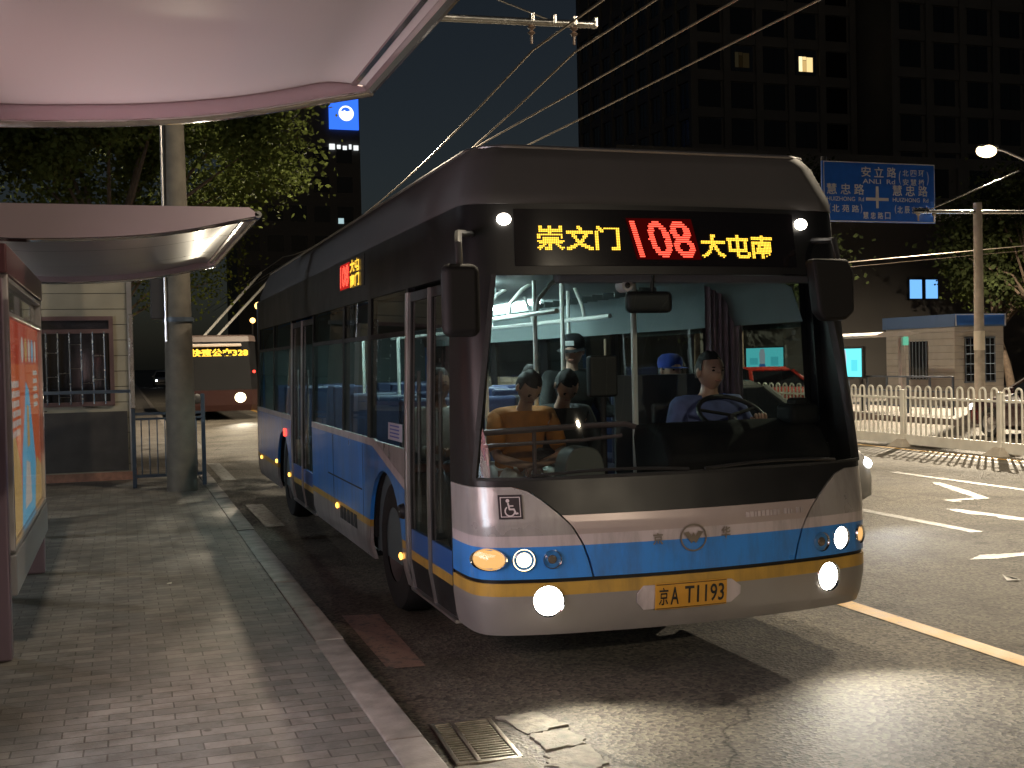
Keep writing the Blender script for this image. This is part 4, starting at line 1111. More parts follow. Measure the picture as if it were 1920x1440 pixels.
# ================================================================== KERB-SIDE KIOSK, RAILING, POLE
def wallmat(name, c, pitch=.23):
    m = mat(name, c, .55, var=.10, vscale=3)
    n = m.node_tree.nodes; l = m.node_tree.links; p = n['Principled BSDF']
    tc = n.new('ShaderNodeTexCoord'); sp = n.new('ShaderNodeSeparateXYZ'); l.new(tc.outputs['Object'], sp.inputs[0])
    d = n.new('ShaderNodeMath'); d.operation = 'DIVIDE'; d.inputs[1].default_value = pitch; l.new(sp.outputs['Z'], d.inputs[0])
    f = n.new('ShaderNodeMath'); f.operation = 'FRACT'; l.new(d.outputs[0], f.inputs[0])
    r = n.new('ShaderNodeValToRGB'); e = r.color_ramp.elements; e[0].position = .0; e[0].color = (.25, .25, .25, 1); e[1].position = .06; e[1].color = (1, 1, 1, 1)
    l.new(f.outputs[0], r.inputs['Fac'])
    x = n.new('ShaderNodeMix'); x.data_type = 'RGBA'; x.blend_type = 'MULTIPLY'; x.inputs[0].default_value = 1
    l.new(p.inputs['Base Color'].links[0].from_socket, x.inputs[6]); l.new(r.outputs[0], x.inputs[7]); l.new(x.outputs[2], p.inputs['Base Color'])
    bp = n.new('ShaderNodeBump'); bp.inputs['Strength'].default_value = .8; bp.inputs['Distance'].default_value = .02
    l.new(r.outputs[0], bp.inputs['Height']); l.new(bp.outputs[0], p.inputs['Normal']); return m
M['kioskwall'] = wallmat('kiosk_cladding', (.27, .24, .18))
M['darkglass'] = mat('dark_glass', (.012, .013, .016), .06, coat=.5)
M['frame_red'] = mat('window_frame_brown', (.16, .10, .10), .35, .5, var=.1)
k = empty('kiosk', (-.95, 18.3, .15), 0, 'beige panelled kiosk with a barred window behind the farther shelter', 'kiosk')
b = MB(); b.bb(-1.3, 1.07, 0, 2.4, .12, 3.2); obj('wall', b, M['kioskwall'], k)
b = MB(); b.bb(-1.35, 1.12, -.05, 2.45, 0, .12)
obj('plinth', b, mat('brick_plinth', (.25, .12, .08), .7, var=.25, vscale=14, bump=.3), k)
b = MB(); b.bb(-1.2, 1.0, -.02, -.002, .14, 1.02); obj('wall_shade', b, mat('painted_wall_shade', (.035, .03, .028), .6, var=.3, vscale=4), k)  # dark sheet that paints in the shade on the lower wall
b = MB(); b.bb(1.03, 1.10, -.03, .04, .12, 3.2); obj('corner_trim', b, M['aluminium'], k)
b = MB(); b.bb(-1.4, 1.2, -.12, 2.5, 3.2, 3.4); obj('roof', b, mat('kiosk_roof', (.10, .16, .25), .5), k)
b = MB()
x0, x1, z0, z1 = -.36, .80, 1.14, 2.40
for a in (x0, x1): b.bb(a - .03, a + .03, -.05, .0, z0 - .03, z1 + .03)
for a in (z0, z1): b.bb(x0 + .03, x1 - .03, -.05, .0, a - .03, a + .03)
b.bb(x0 + .03, x1 - .03, -.048, 0, 2.18, 2.24)
win = obj('window', b, M['frame_red'], k)
b = MB(); b.bb(x0, x1, -.012, -.006, z0, z1); obj('pane', b, M['darkglass'], win)
b = MB()
for i in range(7):
    a = x0 + .1 + i * (x1 - x0 - .2) / 6; b.tube([(a, -.07, z0), (a, -.07, z1 - .2)], .011, 6)
for i in range(6):
    a = x0 + .1 + i * (x1 - x0 - .2) / 6; zq = (1.4, 1.9, 1.6, 2.02, 1.45, 1.85)[i]
    b.tube([(a, -.07, zq), (a + (x1 - x0 - .2) / 6, -.07, zq)], .009, 6)
    b.tube([(a, -.07, zq - .35), (a + (x1 - x0 - .2) / 6, -.07, zq - .35)], .009, 6)
obj('window_bars', b, M['steel'], win)

M['railblue'] = mat('blue_grey_rail_paint', (.07, .09, .12), .4, .2, var=.2)
f = empty('railing', (.1, 16.9, .15), 0, 'dark blue-grey guard railing beside the concrete pole', 'railing')
b = MB()
for x in (.02, .95):
    b = MB(); b.rbox((x, 0, .64), (.055, .055, 1.28), .008); obj('post', b, M['railblue'], f)
b = MB(); b.rbox((.48, 0, 1.02), (.88, .035, .04), .006); b.rbox((.48, 0, .16), (.88, .035, .04), .006); b.rbox((.48, 0, .95), (.88, .03, .03), .006)
for i in range(8): b.tube([(.12 + i * .105, 0, .17), (.12 + i * .105, 0, .94)], .009, 6)
obj('rails', b, M['railblue'], f)
b = MB(); b.rbox((-.6, .02, 1.34), (1.2, .04, .045), .006); b.rbox((-1.18, .02, .66), (.05, .05, 1.32), .006); obj('hand_rail', b, M['railblue'], f)
b = MB(); b.rbox((.02, -.03, 1.75), (.06, .05, 1.3), .01); obj('bright_post', b, M['steel'], f)

pole = empty('utility_pole', (.72, 16.25, .15), 0, 'round concrete utility pole carrying the trolley wire arm on the near pavement', 'pole')
b = MB(); b.lathe([(.0001, 0), (.205, 0), (.20, .1), (.165, 3.4), (.135, 5.2), (.10, 9.0), (.0001, 9.0)], seg=24); obj('shaft', b, M['poleconcrete'], pole)
b = MB(); b.lathe([(.20, 2.26), (.207, 2.26), (.205, 2.32), (.198, 2.32)], seg=24); b.lathe([(.176, 3.05), (.181, 3.05), (.18, 3.09), (.172, 3.09)], seg=24); obj('strap', b, M['railblue'], pole)
b = MB(); b.tube([(-.16, -.12, 2.0), (-.165, -.12, 6.0)], .018, 6); obj('conduit', b, M['aluminium'], pole)
b = MB(); b.rbox((-.24, 0, 2.75), (.22, .2, .9), .02); obj('junction_box', b, mat('box_dark', (.03, .03, .035), .5), pole)
b = MB(); b.tube([(.0, .1, 6.50), (3.0, .2, 6.62), (6.25, .25, 6.72)], .055, 10); b.tube([(.06, .1, 8.3), (5.55, .24, 6.72)], .012, 6)
b.lathe([(.12, 6.44), (.15, 6.44), (.15, 6.56), (.12, 6.56)], seg=20)
arm = obj('bracket_arm', b, M['steel'], pole)
for x in (5.2, 5.88):
    b = MB(); zt = 6.66 + (x - 5) * .04
    b.lathe([(.0001, .07), (.02, .06), (.02, -.02), (.065, -.06), (.02, -.10), (.06, -.14), (.02, -.18), (.02, -.30), (.0001, -.31)], (x, .25, zt), 'Z', 12)
    obj('insulator', b, mat('brown_porcelain', (.12, .08, .06), .25), arm)
for x in (5.2, 5.55, 5.88, 6.22):
    b = MB(); b.rbox((x, .24, 6.74), (.05, .14, .14), .01); obj('clamp', b, M['steel'], arm)
# the trolley wires
M['wire'] = mat('copper_wire', (.42, .36, .30), .28, 1.0)
def wire(P, lab, r=.016, grp=None, name='trolley_wire'):
    b = MB(); b.tube(P, r, 6); return tag(obj(name, b, M['wire']), lab, 'wire', grp)
def sag(a, c, s, n=10): 
    a, c = Vector(a), Vector(c); return [tuple(a.lerp(c, i / n) - Vector((0, 0, 4 * s * (i / n) * (1 - i / n)))) for i in range(n + 1)]
wire(sag((6.05, -14, 6.3), (5.93, 16.5, 6.42), .10) + sag((5.93, 16.5, 6.42), (5.9, 45, 5.9), .62)[1:] + [(5.9, 90, 5.9)], 'overhead trolley wire hung from the left insulator of the bracket arm', grp='trolley wires')
wire(sag((6.75, -14, 6.3), (6.61, 16.5, 6.44), .10) + sag((6.61, 16.5, 6.44), (6.5, 45, 5.9), .62)[1:] + [(6.5, 90, 5.9)], 'overhead trolley wire hung from the right insulator of the bracket arm', grp='trolley wires')
wire([(7.75, -10, 6.3), (7.45, 13.2, 6.28), (7.12, 22.6, 6.25), (6.6, 60, 6.1)], 'overhead wire crossing just right of the two insulators', grp='trolley wires')
wire([(9.1, -10, 6.3), (8.52, 12.9, 6.3), (8.08, 23.1, 6.25), (7.2, 60, 6.1)], 'rightmost overhead wire sloping down to the roof of the bus', grp='trolley wires')

# ================================================================== STREET LIGHTING
M['lampglow'] = emis('sodium_lamp', (1.0, .74, .40), 4.0)
def lamp_light(loc, power, color=WARM, size=165, rad=.09, tgt=None, parent=None):
    return spot('street_light', loc, power, size, color, tgt or (loc[0], loc[1], loc[2] - 8), .35, rad, parent)
def span_lamp(x, y, z, power, x0, x1, label):
    r = empty('street_lamp', (x, y, z), 0, label, 'street lamp')
    b = MB(); b.lathe([(.0001, .22), (.06, .21), (.10, .12), (.24, .05), (.26, 0), (.24, -.005), (.2, .04), (.0001, .08)], seg=20); obj('shade', b, M['aluminium'], r)
    b = MB(); b.ball((0, 0, .01), (.12, .12, .05)); obj('bulb', b, M['lampglow'], r)
    b = MB(); b.tube([(x0 - x, 0, .5), (0, 0, .25), (x1 - x, 0, .5)], .012, 6); obj('span_wire', b, M['wire'], r)
    lamp_light((0, 0, -.08), power, parent=r)
span_lamp(11.2, 10.2, 9.5, 2300, 4.8, 27, 'street lamp slung on a span wire over the far lanes')
span_lamp(4.7, 10.8, 9.5, 1000, -14, 27, 'street lamp slung on a span wire above the stopping bus')
span_lamp(7.0, -19, 9.5, 7500, -14, 27, 'street lamp slung on a span wire behind the viewpoint')
span_lamp(5.0, 33, 10.0, 6000, -14, 5.3, 'street lamp slung on a span wire above the following trolleybus')
pl = empty('pavement_lamp', (-5.4, 12.9, .15), 0, 'white-globed pavement lamp post in front of the panelled kiosk, left of the shelters', 'lamp post')
b = MB(); b.lathe([(.0001, 0), (.09, 0), (.05, .3), (.04, 1.88), (.09, 1.94), (.0001, 1.96)], seg=14); obj('pole', b, M['railblue'], pl)
b = MB(); b.ball((0, 0, 2.12), .17); gl_ = obj('globe', b, emis('white_globe', (.85, .93, 1.0), 6), pl)
d_ = bpy.data.lights.new('globe_light', 'POINT'); d_.energy = 1600; d_.color = (.84, .92, 1.0); d_.shadow_soft_size = .19
o_ = bpy.data.objects.new('globe_light', d_); COL.objects.link(o_); o_.parent = pl; o_.location = (.0, -.02, 2.12)
lp = empty('street_lamp', (27.6, 28.0, .15), 0, 'lit street lamp on a bent arm above the small blue-topped kiosk', 'street lamp')
b = MB(); b.lathe([(.0001, 0), (.11, 0), (.09, 1), (.06, 6.6), (.0001, 6.6)], seg=14); b.tube([(0, 0, 6.5), (-1.6, 0, 7.05), (-2.9, 0, 7.48), (-3.35, 0, 7.56)], .04, 8); obj('pole', b, M['aluminium'], lp)
b = MB(); b.rbox((-3.5, 0, 7.58), (.62, .24, .09), .03); obj('lamp_head', b, M['aluminium'], lp)
b = MB(); b.ball((-3.55, 0, 7.45), (.34, .2, .19)); obj('bulb', b, M['lampglow'], lp)
lamp_light((-3.55, 0, 7.22), 17000, size=172, parent=lp)
lp3 = copy_tree(lp); lp3.location = (25.5, 60, .15); lp3['label'] = 'distant street lamp on the far pavement behind the dark trees'

# ================================================================== MEDIAN FENCE
M['fencewhite'] = mat('fence_white', (.80, .78, .72), .45, var=.08, vscale=5)
fp = empty('median_fence', (14.1, 16.15, 0), 0, 'white steel median fence panel with hooped tops on a concrete foot', 'fence', 'white median fence panels')
PL = 2.6
b = MB()
b.rbox((0, PL / 2, .93), (.03, PL, .035), .004); b.rbox((0, PL / 2, .14), (.045, PL, .19), .006)
n = 9; pw = PL / n
for i in range(n):
    y0 = i * pw + .075; y1 = (i + 1) * pw - .075; ym = (y0 + y1) / 2; r = (y1 - y0) / 2
    P = [(0, y0, .15), (0, y0, 1.08)] + [(0, ym - r * math.cos(R(a)), 1.08 + r * math.sin(R(a))) for a in (30, 60, 90, 120, 150)] + [(0, y1, 1.08), (0, y1, .15)]
    b.tube(P, .020, 6); b.rbox((0, i * pw, .93), (.04, .07, .05), .006)
obj('hooped_panel', b, M['fencewhite'], fp)
b = MB(); b.rbox((0, 0, .54), (.09, .09, 1.05), .012); b.rbox((0, 0, 1.075), (.11, .11, .03), .01); obj('post', b, M['fencewhite'], fp)
b = MB(); bm = bmesh.new(); bmesh.ops.create_cone(bm, segments=4, radius1=.34, radius2=.13, depth=.15, cap_ends=True, cap_tris=False)
b.bm(bm, (0, 0, .075), Matrix.Rotation(R(45), 3, 'Z') ); obj('base', b, M['concrete'], fp, smooth=0, bevel=.015)
for i in list(range(-3, 0)) + list(range(1, 17)):
    c = copy_tree(fp); c.location = (14.1, 16.15 + i * PL, 0)

# ================================================================== VEHICLES
def car(name, label, loc, rz, paint, prof_roof=1.46, lights=(), kind='car', tint=None, plate=None):
    """saloon pointing to local -y, 4.6 m long, 1.78 wide"""
    r = empty(name, loc, rz, label, 'car')
    sec = [  # y, half width, bottom, belt
        (-2.28, .60, .30, .62), (-2.20, .74, .22, .70), (-2.0, .83, .20, .76), (-1.5, .88, .19, .84), (-.8, .89, .19, .93), (.3, .89, .19, .96), (1.3, .89, .19, .98), (1.9, .86, .20, .98), (2.2, .80, .24, .94), (2.30, .70, .34, .84)]
    def ringc(y, hw, zb, zt):
        P = []
        for a, e in ((-.86, 0), (-1.0, .10), (-1.0, .52), (-.97, .74), (-.90, .93), (-.72, 1), (0, 1.03), (.72, 1), (.90, .93), (.97, .74), (1.0, .52), (1.0, .10), (.86, 0)):
            P.append((a * hw, y, zb + e * (zt - zb)))
        return P
    b = MB(); n = 13
    for s_ in sec: b.v += ringc(*s_)
    for i in range(len(sec) - 1):
        for q in range(n): b.f.append([i * n + q, i * n + (q + 1) % n, (i + 1) * n + (q + 1) % n, (i + 1) * n + q]); b.m.append(0)
    b.f += [list(range(n))[::-1], list(range((len(sec) - 1) * n, len(sec) * n))]; b.m += [0, 0]
    obj('body', b, paint, r, smooth=45)
    H = prof_roof
    lo = [(-1.0, .88, .93), (-.25, .87, .95), (.6, .87, .96), (1.55, .84, .97)]
    hi = [(-.22, .62, H - .05), (.0, .64, H), (.75, .64, H), (1.0, .60, H - .07)]
    b = MB(); V = []
    for (y, hw, z), (y2, hw2, z2) in zip(lo, hi): V += [(-hw, y, z), (-hw2, y2, z2), (hw2, y2, z2), (hw, y, z)]
    b.add(V, [f for i in range(3) for f in ((4 * i, 4 * i + 4, 4 * i + 5, 4 * i + 1), (4 * i + 2, 4 * i + 6, 4 * i + 7, 4 * i + 3))] + [(0, 1, 2, 3), (12, 15, 14, 13)], 0)
    obj('windows', b, M['darkglass'], r, smooth=0)
    b = MB(); V = []
    for y2, hw2, z2 in hi:
        V += [(-hw2 - .01, y2, z2 - .02), (-hw2 + .08, y2, z2 + .03), (hw2 - .08, y2, z2 + .03), (hw2 + .01, y2, z2 - .02)]
    b.add(V, [f for i in range(3) for f in [(4 * i + q, 4 * i + q + 1, 4 * i + q + 5, 4 * i + q + 4) for q in range(3)]] + [(0, 1, 2, 3), (12, 13, 14, 15)])
    for s in (-1, 1):
        b.tube([(s * .87, -1.0, .94), (s * .63, -.22, H - .05)], .035, 6); b.tube([(s * .86, 1.55, .97), (s * .61, 1.0, H - .07)], .05, 6); b.tube([(s * .87, .35, .95), (s * .645, .38, H - .01)], .03, 6)
    obj('roof', b, paint, r, smooth=50)
    for y in (-1.38, 1.38):
        for s in (-1, 1):
            b = MB(); b.lathe([(.2, -.09), (.29, -.10), (.315, -.06), (.315, .06), (.29, .10), (.2, .09)], (s * .82, y, .315), 'X', 22); wh = obj('wheel', b, M['rubber'], r)
            b = MB(); b.lathe([(.0001, s * .06), (.06, s * .07), (.16, s * .05), (.21, s * .09)], (s * .82, y, .315), 'X', 14); obj('rim', b, M['aluminium'], wh)
    for s in (-1, 1):
        b = MB(); b.ball((s * .62, -2.14, .60), (.16, .10, .085)); h = obj('headlight', b, M['lamp_cool'] if 'head' in lights else M['chrome'], r)
        b = MB(); b.rbox((s * .66, 2.22, .80), (.30, .12, .13), .03); obj('tail_light', b, M['lamp_red'] if 'tail' in lights else mat('tail_lens', (.3, .01, .01), .2), r)
        b = MB(); b.rbox((s * .97, -.72, .98), (.18, .10, .12), .03); obj('wing_mirror', b, paint, r)
    b = MB(); b.rbox((0, -2.26, .45), (.9, .05, .12), .02); b.rbox((-.62, -2.14, .34), (.24, .10, .12), .03); b.rbox((.62, -2.14, .34), (.24, .10, .12), .03); obj('grille', b, M['blackplastic'], r)
    b = MB(); b.rbox((0, 2.31, .62), (.44, .02, .13), .004); obj('number_plate', b, mat('car_plate', (.05, .12, .5), .4), r)
    b = MB(); b.rbox((0, 2.27, .40), (1.5, .10, .10), .03); obj('rear_bumper', b, paint, r)
    return r
white = mat('white_car_paint', (.36, .35, .34), .25, coat=.6); maroon = mat('maroon_car_paint', (.03, .006, .007), .25, coat=.6)
redp = mat('red_car_paint', (.55, .04, .025), .3, coat=.6); darkp = mat('dark_car_paint', (.015, .015, .02), .22, coat=.6)
car('white_car', 'white car with bright headlights passing beside the bus', (6.92, 12.95, 0), 0, white, lights=('head',))
spot('headlight_beam', (7.7, 10.7, .62), 60, 110, (.95, .97, 1), (7.4, 0, -.2), .9, .06)
car('red_car', 'red car with tail lights on beyond the white median fence', (15.6, 27.0, 0), R(0), redp, lights=('tail',)).rotation_euler = (0, 0, R(180))
car('maroon_car', 'dark maroon car standing behind the white fence at the right edge', (17.8, 18.3, 0), R(180), maroon, lights=('head',))
car('white_car', 'far car with white headlights glimpsed left of the concrete pole', (3.55, 112, 0), 0, white, lights=('head',))

# the following trolleybus
fb = empty('trolleybus', (3.1, 40.0, 0), 0, 'red and dark trolleybus with one dazzling headlight queuing far behind', 'bus')
M['redbus'] = mat('red_bus_paint', (.03, .008, .006), .35, coat=.3, var=.1)
b = MB()
def rr(z, hw, yf): return [(-hw, 10, z), (-hw, yf + .3, z), (-hw + .25, yf, z), (hw - .25, yf, z), (hw, yf + .3, z), (hw, 10, z)]
def shellb(levels, mi=0):
    n0 = len(b.v)
    for L in levels: b.v += rr(*L)
    for i in range(len(levels) - 1):
        for q in range(6): b.f.append([n0 + i * 6 + q, n0 + i * 6 + (q + 1) % 6, n0 + (i + 1) * 6 + (q + 1) % 6, n0 + (i + 1) * 6 + q]); b.m.append(mi)
    b.f += [[n0 + q for q in range(6)][::-1], [n0 + (len(levels) - 1) * 6 + q for q in range(6)]]; b.m += [mi, mi]
shellb([(.30, 1.2, .05), (.5, 1.25, .0), (1.0, 1.25, 0)])
obj('lower_body', b, M['redbus'], fb, smooth=0)
b = MB(); shellb([(1.002, 1.245, .01), (2.2, 1.2, .2), (2.62, 1.19, .26)]); obj('window_band', b, mat('far_screen', (.006, .006, .007), .3, spec=.3), fb, smooth=0)
b = MB(); shellb([(2.622, 1.22, .25), (2.80, 1.2, .35), (2.85, 1.1, .5)]); obj('roof', b, mat('far_roof', (.10, .07, .06), .4), fb, smooth=0)
b = MB(); b.rbox((-.15, .12, 2.5), (1.7, .2, .10), .03); obj('roof_box', b, mat('far_roof_box', (.6, .5, .42), .4), fb)
b = MB()
cells = led_cells('快速公交328', 52, 12, .02)
for i, j in cells: b.add([(-.95 + i * .036, .19, 2.12 + j * .022), (-.95 + i * .036 + .034, .19, 2.12 + j * .022), (-.95 + i * .036 + .034, .19, 2.14 + j * .022), (-.95 + i * .036, .19, 2.14 + j * .022)], [(0, 1, 2, 3)])
b.add([(-1.0, .195, 2.10), (1.0, .195, 2.10), (1.0, .195, 2.41), (-1.0, .195, 2.41)], [(0, 1, 2, 3)], 1)
obj('destination_display', b, [M['led_yellow'], M['black']], fb, smooth=0)
M['lamp_far'] = emis('warm_far_lamp', (1.0, .84, .55), 4.0)
for x, m in ((.62, 'lamp_far'), (-.8, 'blackplastic')):
    b = MB(); b.ball((x, .0, .74), (.19, .06, .17)); obj('headlight', b, M[m], fb)
b = MB(); b.ball((1.1, .1, 1.6), .05); obj('marker_lamp', b, M['lamp_red'], fb)
spot('headlight_beam', (.62, -.1, .74), 600, 40, (1, .88, .66), (.9, -26, .75), .8, .10, fb)
b = MB(); b.tube([(-.2, 5.5, 2.9), (2.75, 12.0, 5.85)], .05, 6); b.tube([(.3, 5.5, 2.9), (3.4, 12.0, 5.85)], .05, 6); obj('trolley_pole', b, mat('pale_pole', (.75, .72, .66), .4), fb)
for y in (-.02,):
    b = MB(); b.rbox((1.32, .05, 1.75), (.10, .10, .45), .03); obj('wing_mirror', b, M['blackplastic'], fb)

# ================================================================== ROAD SIGN
sg = empty('road_sign', (17.25, 26.1, 0), 0, 'blue direction sign with white Chinese road names and a white cross', 'road sign')
b = MB(); b.lathe([(.0001, 0), (.10, 0), (.08, 6.9), (.0001, 6.9)], (.12, .12, 0), seg=14); b.tube([(.12, .12, 6.4), (3.3, .1, 6.35)], .05, 8); b.tube([(.12, .12, 5.6), (3.3, .1, 5.55)], .05, 8)
obj('post', b, mat('sign_post', (.10, .10, .10), .5, .5), sg)
b = MB(); b.rbox((1.70, -.02, 5.99), (3.50, .05, 1.57), .02); pn = obj('sign_panel', b, mat('sign_blue', (.018, .13, .62), .45, var=.06), sg)
M['signwhite'] = mat('sign_white', (.62, .62, .64), .5)
b = MB(); SX, SZ = 0.0, 5.215; W_, H_ = 3.43, 1.55
f = lambda ox, oz: (lambda a, c: (SX + ox + a, -.049, SZ + oz + c))
for x0, x1, z0, z1 in ((0, W_, H_ - .022, H_), (0, W_, 0, .022), (0, .022, .022, H_ - .022), (W_ - .022, W_, .022, H_ - .022)):
    b.add([(SX + x0, -.049, SZ + z0), (SX + x1, -.049, SZ + z0), (SX + x1, -.049, SZ + z1), (SX + x0, -.049, SZ + z1)], [(0, 1, 2, 3)])
def row(t, x0, z0, w, h, gap=None, bold=.014):
    n = len(t); cw = w / (n + (n - 1) * .35) if gap is None else gap
    for i, ch in enumerate(t): put_text(b, ch, f(x0 + i * cw * 1.35, z0), cw, h, bold)
row('安立路', 1.14, 1.17, 1.08, .27); put_text(b, 'ANLI  Rd', f(1.18, 1.0), 1.0, .12, .01)
row('北四环', 2.42, 1.22, .68, .17, bold=.01); row('安慧桥', 2.42, .98, .68, .17, bold=.01); put_text(b, '(', f(2.30, 1.0), .06, .36); put_text(b, ')', f(3.18, 1.0), .06, .36)
row('慧忠路', .09, .70, 1.13, .28); put_text(b, 'HUIZHONG  Rd', f(.09, .53), 1.12, .11, .01)
row('北苑路', .24, .24, .82, .19, bold=.012); put_text(b, '(', f(.15, .22), .05, .24); put_text(b, ')', f(1.10, .22), .05, .24)
row('慧忠路', 2.10, .70, 1.10, .28); put_text(b, 'HUIZHONG  Rd', f(2.10, .54), 1.12, .11, .01)
row('北辰东路', 2.24, .24, .84, .19, bold=.012); put_text(b, '(', f(2.16, .22), .05, .24); put_text(b, ')', f(3.14, .22), .05, .24)
row('慧忠路口', 1.18, .08, .84, .18, bold=.012)
for P in (((1.27, .555), (1.97, .555), (1.97, .635), (1.27, .635)), ((1.58, .36), (1.66, .36), (1.66, .554), (1.58, .554)), ((1.57, .636), (1.67, .636), (1.66, .93), (1.58, .93))):
    b.add([(SX + x, -.049, SZ + z) for x, z in P], [(0, 1, 2, 3)])
obj('sign_lettering', b, M['signwhite'], pn, smooth=0)

# ================================================================== FAR PAVEMENT: kiosk, shelter, screens, poles
k2 = empty('kiosk', (23.0, 28.2, .15), 0, 'small pale kiosk with a blue fascia and barred windows across the street', 'kiosk')
M['kioskwall2'] = wallmat('far_kiosk_cladding', (.24, .22, .20), .2)
b = MB(); b.bb(0, 1.75, 0, 3.2, 0, 2.35); obj('wall', b, M['kioskwall2'], k2)
b = MB(); b.bb(-.06, 1.80, -.06, 3.3, 2.352, 2.72); fs = obj('fascia', b, mat('blue_fascia', (.05, .09, .18), .45), k2)
b = MB(); b.bb(.0, 1.74, -.075, -.062, 2.40, 2.68); obj('fascia_sign', b, mat('blue_sign_board', (.015, .07, .26), .4), fs)
b = MB()
for a in ((-.02, .015, 2.37, 2.71), (1.74, 1.775, 2.37, 2.71)): b.bb(a[0], a[1], -.085, -.076, a[2], a[3])
b.bb(.016, 1.739, -.085, -.076, 2.685, 2.71); obj('sign_edge', b, M['aluminium'], fs)
for nm, bx in (('front', (.35, 1.4)), ('side', (1.2, 2.0))):
    b = MB(); c = MB(); d = MB()
    if nm == 'front':
        b.bb(bx[0], bx[1], -.02, -.003, .75, 2.0); d.bb(bx[0] - .04, bx[1] + .04, -.03, -.021, .70, .75); d.bb(bx[0] - .04, bx[1] + .04, -.03, -.021, 2.0, 2.05)
        for i in range(7): d.tube([(bx[0] + i * (bx[1] - bx[0]) / 6, -.05, .72), (bx[0] + i * (bx[1] - bx[0]) / 6, -.05, 2.03)], .014, 6)
        for z in (.95, 1.25, 1.55, 1.8): d.tube([(bx[0], -.05, z), (bx[1], -.05, z)], .010, 6)
    else:
        b.bb(-.02, -.003, bx[0], bx[1], .8, 1.95)
        for i in range(6): d.tube([(-.05, bx[0] + i * (bx[1] - bx[0]) / 5, .78), (-.05, bx[0] + i * (bx[1] - bx[0]) / 5, 1.97)], .014, 6)
    wv = obj('window', b, M['darkglass'], k2); obj('window_bars', d, M['railblue'], wv)
# small blue-lit windows of the building behind it
hb = empty('house', (27.0, 44.0, .15), 0, 'low dark building behind the blue-topped kiosk with two blue-lit windows', 'building')
b = MB(); b.bb(0, 14, 0, 8, 0, 7.5); obj('wall', b, mat('house_wall', (.035, .031, .028), .8, var=.2, vscale=.5), hb)
b = MB(); b.bb(-.3, 14.3, -.3, 8.3, 7.5, 7.8); obj('roof', b, M['concrete'], hb)
for x in (6.45, 7.30):
    b = MB(); b.bb(x - .05, x + .75, -.05, -.005, 3.95, 4.95); wv = obj('window', b, M['blackplastic'], hb)
    b = MB(); b.bb(x + .03, x + .66, -.07, -.052, 4.02, 4.86); obj('lit_pane', b, emis('blue_lit_pane', (.16, .42, .85), 1.0), wv)

def screen(label, y0, y1, z0, z1, x=19.75, low=True):
    r = empty('advertising_screen', (x, (y0 + y1) / 2, .15), 0, label, 'advertising screen'); h = (y1 - y0) / 2
    b = MB(); b.rbox((.06, 0, (z0 + z1) / 2 - .15), (.10, y1 - y0 + .12, z1 - z0 + .12), .02)
    for s in (-1, 1): b.rbox((.06, s * (h - .1), z0 / 2 - .1), (.08, .08, z0 - .1), .01)
    obj('casing', b, M['blackplastic'], r)
    b = MB()
    def P(L, o, mi): b.add([(-o, y, z - .15) for y, z in L], [tuple(range(len(L)))], mi)
    P([(-h, z0), (h, z0), (h, z1), (-h, z1)], 0, 0)
    cy = .1 * h; dz = z1 - z0
    P([(cy - .22 * h, z0), (cy + .22 * h, z0), (cy + .16 * h, z0 + .28 * dz), (cy - .14 * h, z0 + .28 * dz)], .003, 2)
    P([(cy - .14 * h, z0 + .28 * dz), (cy + .14 * h, z0 + .28 * dz), (cy + .17 * h, z0 + .75 * dz), (cy + .1 * h, z1 - .03), (cy - .1 * h, z1 - .03), (cy - .15 * h, z0 + .7 * dz)], .003, 1)
    P([(-.75 * h, z0 + .2 * dz), (-.35 * h, z0 + .2 * dz), (-.35 * h, z0 + .6 * dz), (-.75 * h, z0 + .6 * dz)], .003, 3)
    P([(.35 * h, z0 + .25 * dz), (.8 * h, z0 + .25 * dz), (.8 * h, z0 + .55 * dz), (.35 * h, z0 + .55 * dz)], .003, 3)
    obj('screen', b, [emis('screen_cyan', (.15, .78, .84), 1.1), emis('screen_pale', (.5, .55, .62), .8), emis('screen_blue', (.05, .2, .5), .7), emis('screen_teal', (.10, .62, .70), 1.0)], r, smooth=0)
    return r
screen('cyan lit advertising screen left of the blue-topped kiosk', 28.1, 29.6, 1.12, 1.92)
screen('cyan lit advertising screen seen through the bus windscreen', 32.2, 34.5, 1.30, 2.02)
fs2 = empty('bus_shelter', (20.0, 27.6, .15), 0, 'slim shelter with a thin canopy beside the cyan screen across the street', 'bus shelter')
b = MB(); pr = [(-.55, 2.12), (-.3, 2.06), (.4, 2.08), (.85, 2.16), (.5, 2.22), (-.3, 2.2)]; b.prism(pr, -.6, 3.0, 'Y'); obj('canopy', b, M['canopy'], fs2)
for yy in (-.3, 2.6):
    b = MB(); b.rbox((.5, yy, 1.03), (.14, .14, 2.06), .02); obj('column', b, M['aluminium'], fs2)
b = MB(); b.rbox((.55, -.42, 1.95), (.16, .04, .24), .01); obj('green_sign', b, emis('green_sign', (.2, .7, .45), .5), fs2)
fr = empty('railing', (20.0, 24.6, .15), 0, 'blue-grey pavement railing in front of the blue-topped kiosk', 'railing')
b = MB()
for y in range(0, 9): b.rbox((0, y * .9, .5), (.05, .05, 1.0), .008)
b.rbox((0, 3.6, .98), (.05, 7.25, .05), .008); b.rbox((0, 3.6, .6), (.035, 7.2, .035), .006); b.rbox((0, 3.6, .2), (.035, 7.2, .035), .006)
obj('rails', b, M['railblue'], fr)

